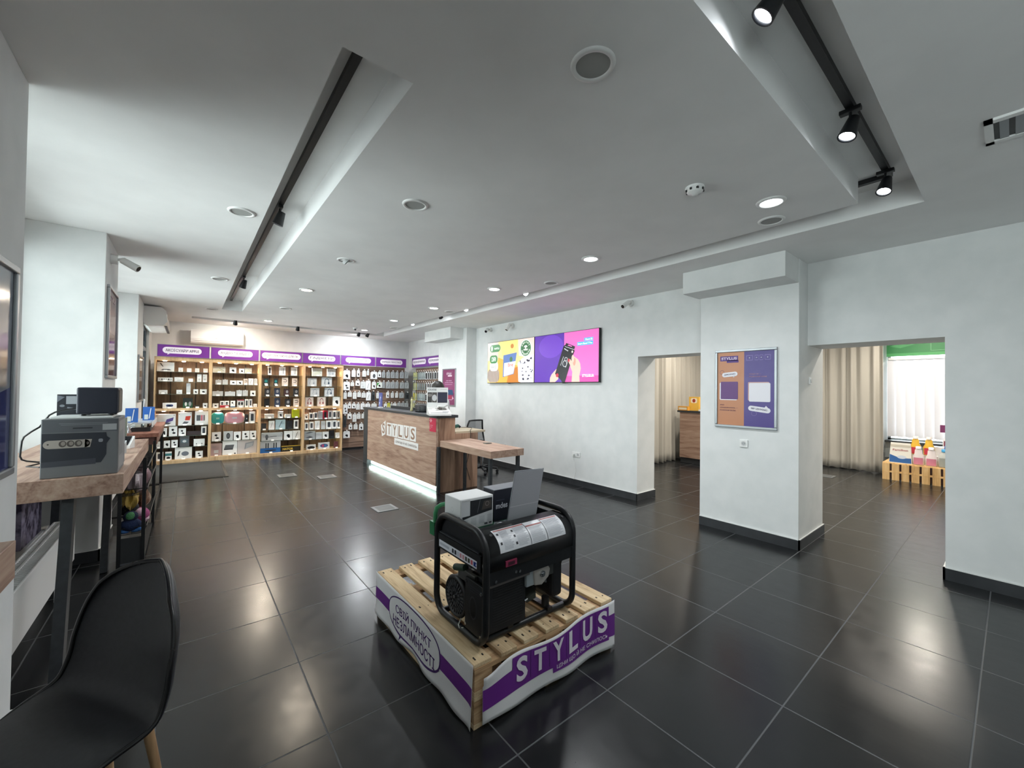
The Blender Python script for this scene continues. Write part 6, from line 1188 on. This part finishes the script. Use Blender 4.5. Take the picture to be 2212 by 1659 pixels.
# things on the second table
zt = 1.0005
t = thing('glass_case', 'low black-framed glass case on the far wheeled table', 'glass case', (-.6, 6.6, zt)); o = t.location.copy(); b = MB(o); b.box(-.80, -.32, 6.35, 7.15, zt, zt+.05, BLACKP); b.box(-.80, -.32, 6.35, 7.15, zt+.09, zt+.105, M('c9cfd2', .2)); b.box(-.31, -.30, 6.35, 7.15, zt+.05, zt+.11, M('dfe3e4', .2)); sub(t, 'tray', b)
b = MB(o); b.box(-.79, -.33, 6.36, 7.14, zt+.051, zt+.089, GLASS); sub(t, 'glass', b)
for k, (y, l) in enumerate(((6.42, 'nearer'), (6.75, 'farther'))):
    b = MB((-.42-.0*k, y, zt+.105)); b.hexa([(-.545+.13*k, y, zt+.106), (-.435+.13*k, y, zt+.106), (-.435+.13*k, y+.05, zt+.106), (-.545+.13*k, y+.05, zt+.106), (-.545+.13*k, y+.02, zt+.27), (-.435+.13*k, y+.02, zt+.27), (-.435+.13*k, y+.06, zt+.27), (-.545+.13*k, y+.06, zt+.27)], M('2f63b0', .4))
    P = Pl(b, (-.545+.13*k, y, zt+.106), (1, 0, 0), (0, .12, 1)); P.rect(.015, .05, .01, .07, M('cdd4d0'), .002); P.line(.06, .02, .075, .15, .008, M('e4e8ea'), .003); tag(b.build('blue_card_box'), 'bright blue product card on the glass case, %s one' % l, 'card', 'blue cards on the glass case')
random.seed(21)
for k, (x, y, h, m, l) in enumerate(((-.50, 6.13, .07, 'e2e6e8', 'tangle of clear plastic stands at the near edge of the wheeled table'),)):
    b = MB((x, y, zt))
    for i in range(9):
        a = random.uniform(0, 6.28); b.tube([(x+random.uniform(-.05, .05), y+random.uniform(.02, .12), zt+.003), (x+random.uniform(-.05, .05), y+random.uniform(.02, .12), zt+random.uniform(.05, .1)), (x+random.uniform(-.05, .05), y+random.uniform(.02, .12), zt+random.uniform(.08, .13))], .006, M('dfe6ea', .05, .6), n=6)
    tag(b.build('chrome_stand'), l, 'stand')
b = MB((-.6, 6.3, zt)); b.box(-.30, -.26, 6.2, 6.24, zt, zt+.03, M('b0625a')); 
# radiators in the niches
for k, (a, b_, l) in enumerate(((2.84, 4.35, 'white panel radiator below the nearest window'), (6.0, 7.9, 'white panel radiator below the second window'))):
    t = thing('radiator', l, 'radiator', (-.66, a, 0)); o = t.location.copy(); x0, x1, z0, z1 = -.73, -.62, .25, .545
    b = MB(o); b.box(x0, x0+.012, a, b_, z0, z1, WHITE); b.box(x1-.012, x1, a, b_, z0, z1, WHITE); b.box(x0, x1, a, a+.01, z0, z1, WHITE); b.box(x0, x1, b_-.01, b_, z0, z1, WHITE); sub(t, 'panel', b, bevel=.004)
    b = MB(o)
    for i in range(int((b_-a)/.03)): y = a+.02+i*.03; b.box(x0+.012, x1-.012, y, y+.006, z1-.012, z1-.004, WHITE)
    b.box(x0+.04, x0+.05, a+.01, b_-.01, z1-.008, z1, WHITE); sub(t, 'top_grille', b)
    for y in (a+.08, b_-.08): b = MB(o); b.box(x0+.03, x0+.07, y-.02, y+.02, 0, z0, WHITE); sub(t, 'foot', b)
    b = MB(o); xw = -.844 if k == 0 else -1.098; b.box(xw, x0, a+.6, a+.64, .34, .37, WHITE); b.box(xw, x0, b_-.34, b_-.3, .34, .37, WHITE); sub(t, 'bracket', b)
b = MB((-.95, 3.3, .0)); b.box(-1.099, -.845, 2.80, 4.9, .0, .40, WALL); struct('wall_left_ledge', b, 'white boxed ledge behind the radiator')
b = MB((-.90, 4.5, .4005)); b.box(-.93, -.86, 4.25, 4.75, .4005, .72, noisy('purple_print', '2f2540', '9a93ab', scale=14, rough=.5, lo=.42, hi=.6)); tag(b.build('patterned_box'), 'purple and white patterned box on the ledge under the table', 'box')
# coffee machine carton with print, standing on the nearest high table
t = thing('appliance_carton', 'grey appliance carton with three pictured knobs on the high table', 'box', (-.7, 3.15, H1)); o = t.location.copy()
x1, x0, y0, y1, z0, z1 = -.290, -.578, 3.13, 3.42, H1+.0005, 1.358
b = MB(o); b.box(x0, x1, y0, y1, z0, z1, M('6c6e70', .5)); sub(t, 'carton', b, bevel=.004)
b = MB(o); P = Pl(b, (x0, y0, z0), (1, 0, 0), (0, 0, 1)); w, h = x1-x0, z1-z0
P.rect(.005, w-.005, h*.77, h-.004, M('54575c', .5), .0004); P.poly([(.004, h*.20), (.004, h*.76), (w*.83, h*.75), (w*.84, h*.68), (w*.89, h*.64), (w*.84, h*.55), (w*.84, h*.36), (w*.77, h*.22)], M('262a33', .45), .0008); P.poly([(.004, h*.19), (w*.70, h*.20), (w*.70, h*.30), (.004, h*.28)], M('3d4048', .4), .0012)
P.rr(w*.03, w*.62, h*.50, h*.64, .03, M('a39b93', .4), .0016); P.poly([(w*.55, h*.50), (w*.62, h*.50), (w*.645, h*.64), (w*.55, h*.64)], M('a39b93', .4), .0016)
for i in range(3): P.ell(w*(.27+.1*i), h*.575, .014, .017, M('4c4641', .4), .002); P.ell(w*(.27+.1*i)+.002, h*.58, .008, .011, M('8d857d', .4), .0026)
P.ell(w*.09, h*.575, .004, .004, M('3a3632'), .002, 8); P.ell(w*.59, h*.575, .005, .009, M('4c4641'), .002, 10); P.rr(w*.73, w*.79, h*.58, h*.64, .006, M('8d8f95'), .0016)
P.rr(w*.39, w*.65, h*.825, h*.85, .004, M('2a2c31'), .0012); P.rect(w*.22, w*.85, h*.92, h*.925, M('8b8e93'), .0012); P.rect(w*.24, w*.8, h*.895, h*.90, M('8b8e93'), .0012); P.rect(w*.78, w*.975, h*.79, h*.90, M('a5a6a8', .5), .0018); sub(t, 'print', b)
b = MB(o); P = Pl(b, (x1, y0, z0), (0, 1, 0), (0, 0, 1)); P.rect(.02, .31, .02, h-.02, M('8f9193', .5), .0006); P.rect(.25, .258, .02, .14, M('3a3c3e'), .0012); P.rect(.04, .2, h*.3, h*.75, M('7d8082', .5), .001); sub(t, 'side_print', b)
b = MB((-.45, 3.2, z1)); b.box(-.55, -.32, 3.16, 3.40, z1+.0005, z1+.010, M('dcdedd', .4)); b.box(-.555, -.315, 3.155, 3.405, z1+.0005, z1+.004, M('dcdedd', .4)); tag(b.build('thin_carton', bevel=.002), 'thin white sleeve lying on top of the grey appliance carton', 'box')
zz = z1+.0105
t = thing('black_speaker', 'black cube-shaped appliance on top of the grey carton', 'speaker', (-.4, 3.3, zz)); o = t.location.copy(); b = MB(o); b.box(-.465, -.30, 3.19, 3.38, zz+.010, 1.525, M('1b1f2e', .55)); sub(t, 'body', b, bevel=.010, seg=3)
b = MB(o); b.box(-.2995, -.298, 3.21, 3.36, zz+.02, 1.51, M('2c3634', .4)); sub(t, 'front_panel', b)
for x in (-.44, -.33):
    for y in (3.22, 3.35): b = MB(o); b.cyl((x, y, zz), (x, y, zz+.014), .012, BLK); sub(t, 'foot', b)
b = MB((-.62, 3.4, zz)); b.box(-.567, -.45, 3.385, 3.415, z1+.0005, 1.483, M('22262d', .4)); P = Pl(b, (-.567, 3.385, zz), (1, 0, 0), (0, 0, 1)); P.rect(.035, .115, .06, .105, M('9fa3a8')); P.poly([(0, .07), (.03, .10), (.0, .11)], M('6a6f78')); P.ell(.02, .05, .01, .007, M('7d8288')); P.line(.04, .04, .08, .03, .008, M('7d8288')); tag(b.build('router_carton'), 'small dark box with a pale sticker behind the black appliance', 'box')
pts = [onY(600/6.38*1.0, 820+395/6.38, 3.30)]
pp = [(1050, 395), (900, 415), (760, 450), (680, 490), (625, 555)]; C1 = [onY(x/6.38, 820+y/6.38, 3.28) for x, y in pp]
pp2 = [(545, 655), (430, 720), (330, 790), (300, 850), (285, 960), (275, 1060), (300, 1105), (370, 1125), (545, 1140)]; C2 = [onY(x/6.38, 820+y/6.38, 3.45) for x, y in pp2]
b = MB((-.75, 3.4, 1.2)); b.tube(C1+[onY(590/6.38, 820+600/6.38, 3.50)]+C2, .0045, BLK, n=8); b.tube([C2[-1]+Vector((.03, 0, 0)), onY(365/6.38, 820+1200/6.38, 3.42), onY(545/6.38, 820+1210/6.38, 3.36)], .004, BLK, n=8); tag(b.build('power_cable'), 'black cable looping from the appliance down behind the carton', 'cable')
# slanted phone stands and small boxes at the far end of the table
for k, (x, y, l) in enumerate(((-.42, 3.66, 'nearest'), (-.40, 3.98, 'middle'), (-.38, 4.30, 'farthest'))):
    t = thing('phone_stand', 'small slanted display stand on the high table, %s of three' % l, 'stand', (x, y, H1), R(-20), 'slanted stands on the high table'); b = MB(); b.hexa([(-.05, 0, .0005), (.05, 0, .0005), (.05, .07, .0005), (-.05, .07, .0005), (-.05, .0, .02), (.05, .0, .02), (.05, .07, .09), (-.05, .07, .09)], GLOSSW if k != 1 else M('b5b8ba', .3)); sub(t, 'base', b)
    b = MB(); b.poly([(-.035, .004, .026), (.035, .004, .026), (.035, .066, .088), (-.035, .066, .088)], M('1b1c20', .1)); sub(t, 'phone', b, solid=.006)
for k, (x, y, h, m, l) in enumerate(((-.42, 4.62, .22, '6a7268', 'grey-green narrow product box at the far end of the high table'), (-.60, 4.70, .27, '8d9294', 'taller grey product box at the far end of the high table'))):
    b = MB((x, y, H1)); b.box(x-.04, x+.04, y-.03, y+.03, H1+.0005, H1+h, M(m, .4)); P = Pl(b, (x-.04, y-.03, H1), (1, 0, 0), (0, 0, 1)); P.ell(.04, h*.6, .025, .03, M('2a2d2c')); P.rect(.01, .07, .02, h*.3, M('c4c8c6')); tag(b.build('product_box'), l, 'box')
b = MB((-.48, 4.4, H1)); b.hexa([(-.60, 4.2, H1+.0005), (-.50, 4.2, H1+.0005), (-.50, 4.5, H1+.0005), (-.60, 4.5, H1+.0005), (-.60, 4.2, H1+.12), (-.50, 4.2, H1+.12), (-.50, 4.5, H1+.12), (-.60, 4.5, H1+.12)], M('c9cbca', .4)); P = Pl(b, (-.6, 4.2, H1), (1, 0, 0), (0, 0, 1)); P.rr(.015, .085, .02, .1, .01, M('7a7e82')); tag(b.build('small_carton'), 'small white carton between the slanted stands and the grey boxes', 'box')

# goods rack with soft toys at the far end of the high table
t = thing('wire_rack', 'black wire rack with baskets beside the end of the high table', 'rack', (-.45, 5.3, 0)); o = t.location.copy(); x0, x1, y0, y1 = -.53, -.265, 5.02, 5.02+.0
RX0, RX1, RY0, RY1 = -.545, -.268, 5.02, 5.95
RX0, RX1, RY0, RY1 = -.42, -.262, 4.60, 5.00
RX0, RX1, RY0, RY1 = -.41, -.262, 4.62, 5.95
for x, y in ((RX0, RY0), (RX1, RY0), (RX1, RY1)): b = MB(o); b.box(x-.012, x+.012, y-.012, y+.012, 0, .93, BLACKM); sub(t, 'post', b)
for z in (.30, .62, .80):
    b = MB(o)
    for y in [RY0+i*.045 for i in range(int((RY1-RY0)/.045)+1)]: b.tube([(RX0, y, z), (RX1, y, z), (RX1+.02, y, z+.05)], .003, BLACKM, n=5)
    for x in (RX0, (RX0+RX1)/2, RX1): b.tube([(x, RY0, z), (x, RY1, z)], .004, BLACKM, n=6)
    b.tube([(RX1+.02, RY0, z+.05), (RX1+.02, RY1, z+.05)], .004, BLACKM, n=6); b.tube([(RX0, RY0, z+.05), (RX1+.02, RY0, z+.05)], .004, BLACKM, n=6); sub(t, 'basket', b)
b = MB(o); b.box(RX0, RX1, RY0-.006, RY0+.006, .02, .27, M('2c2f31', .6)); b.box(RX0, RX1+.0, RY0, RY1, .02, .035, BLACKM); b.box(RX0, RX1, RY0-.008, RY0, .05, .065, M('5a5e61', .4)); sub(t, 'lower_bin', b)
BAG = M('e3dfe4', .12, 0, 0, .5)
def plush(c, parts, lab, name='soft_toy'):
    t = thing(name, lab, 'toy', c); b = MB()
    for (dx, dy, dz, r, m, s) in parts: b.lathe([(r*math.sin(math.pi*k/8), -r*math.cos(math.pi*k/8)) for k in range(9)], (dx, dy, dz), noisyc(m), n=16, sx=s)
    sub(t, 'body', b); return t
_NC = {}
def noisyc(h):
    if h not in _NC: _NC[h] = noisy('plush_'+h, h, h, scale=160, rough=.95, bump=.5)
    return _NC[h]
plush((-.345, 4.665, .375), [(0, 0, .06, .045, '1c2440', 1.1), (0, -.012, .065, .037, '4f8a5c', 1.0), (0, 0, -.01, .055, '1c2c50', 1.3), (-.035, -.01, -.05, .024, '4a7cc0', 1.6), (.035, -.01, -.05, .024, '4a7cc0', 1.6)], 'dark blue soft toy with a round green face in the rack')
for k, (x, y, z, m1, m2, l) in enumerate(((-.30, 4.85, .40, '9a4a76', 'd9b6c6', 'pink soft toy in a clear bag, beside the blue one'), (-.37, 4.82, .47, '1b1b20', '2a2a30', 'black round soft toy behind the pink ones'), (-.36, 5.02, .40, 'b06a8c', 'e6d3da', 'pink and white soft toy in a clear bag, farther back'))):
    plush((x, y, z), [(0, 0, 0, .062, m1, 1.1), (.0, -.05, .03, .035, m2, 1.2), (.03, 0, -.04, .035, m2, 1)], l)
random.seed(31)
for k, (x, y, z, m, l) in enumerate(((-.33, 4.80, .70, 'b7a9ad', 'near crumpled clear bag with pale goods in the upper basket'), (-.31, 5.15, .69, 'a88a90', 'far crumpled clear bag hanging over the upper basket'), (-.30, 5.0, .52, '8d6d5a', 'brownish bagged goods hanging under the upper basket'), (-.36, 4.78, .56, 'b89a4c', 'bag of yellow netting in the rack'))):
    b = MB((x, y, z)); ph = [random.uniform(0, 6) for _ in range(4)]
    def cf(u, v):
        th = u*2*math.pi; p_ = v*math.pi; rr = .07*(1+.28*math.sin(5*th+ph[0]+3*v)+.16*math.sin(9*th+ph[1]-7*v)); return (x+rr*.7*math.sin(p_)*math.cos(th), y+rr*1.2*math.sin(p_)*math.sin(th), z+.095*-math.cos(p_)*(1+.1*math.sin(4*th)))
    b.grid(cf, 30, 16, M(m, .18), smooth=False); tag(b.build('bagged_goods'), l, 'bag')

# ---------------------------------------------------------------- bar stool with black shell
t = thing('shell_chair', 'black moulded shell chair with wooden legs at lower left', 'chair', (-.26, 1.50, 0)); b = MB()
# profile from seat front to back top: (forward distance, height, half width)
ST = [(.335, .345, .02), (.334, .347, .10), (.328, .354, .15), (.305, .374, .20), (.24, .394, .245), (.13, .400, .272), (.05, .399, .284), (.0, .408, .286), (-.040, .440, .284)]
for z in (.51, .58, .65, .71, .76, .795, .82, .836, .846, .8505, .852): ST.append((-.070-.070*(z-.5)/.35, z, max(.002, .28*(1-((z-.45)/.402)**3.2)**.5)))
def interp(v):
    s = v*(len(ST)-1); i = min(int(s), len(ST)-2); f = s-i; p0 = ST[max(i-1, 0)]; p1 = ST[i]; p2 = ST[i+1]; p3 = ST[min(i+2, len(ST)-1)]
    return [0.5*((2*p1[k])+(-p0[k]+p2[k])*f+(2*p0[k]-5*p1[k]+4*p2[k]-p3[k])*f*f+(-p0[k]+3*p1[k]-3*p2[k]+p3[k])*f**3) for k in range(3)]
def shell(u, v):
    d, z, w = interp(v); s = 2*u-1; x = w*math.sin(s*math.pi/2); e = 1-math.cos(s*math.pi/2)**1.0
    k = max(0, min(1, (v-.18)/.34)); k = k*k*(3-2*k); q = min(1, w/.2)
    return (x, d+k*e*.070*q, z+(1-k)*e*(.028-.26*max(0, d))*q)
b.grid(shell, 36, 76, noisy('black_shell', '232428', '292a2e', scale=60, rough=.40, spec=.5)); sh = sub(t, 'seat_shell', b, solid=.012)
b = MB(); edge = [shell(0, k/76) for k in range(77)]+[shell(1, 1-k/76) for k in range(77)]
b.tube(edge, .0085, M('0e0e11', .25), closed=True, n=8); b.build('rim', sh)
LEGW = wood('beech_leg', '8a6a4c', 'a98762', 'c2a27c', 2)
for sx in (-1, 1):
    for dy, dz in ((.16, 0), (-.03, 0)): b = MB(); b.cyl((sx*.12, dy, .375), (sx*.16, dy+(.03 if dy > 0 else -.05), 0), .017, LEGW, r1=.012, n=14); sub(t, 'leg', b)
b = MB(); b.tube([(-.14, .15, .368), (.14, -.02, .368)], .007, BLACKM); b.tube([(.14, .15, .368), (-.14, -.02, .368)], .007, BLACKM); b.box(-.12, .12, -.04, .16, .360, .376, BLACKM); sub(t, 'under_frame', b)
t.location = (-.185, 2.04, 0); t.rotation_euler = (0, 0, R(122))
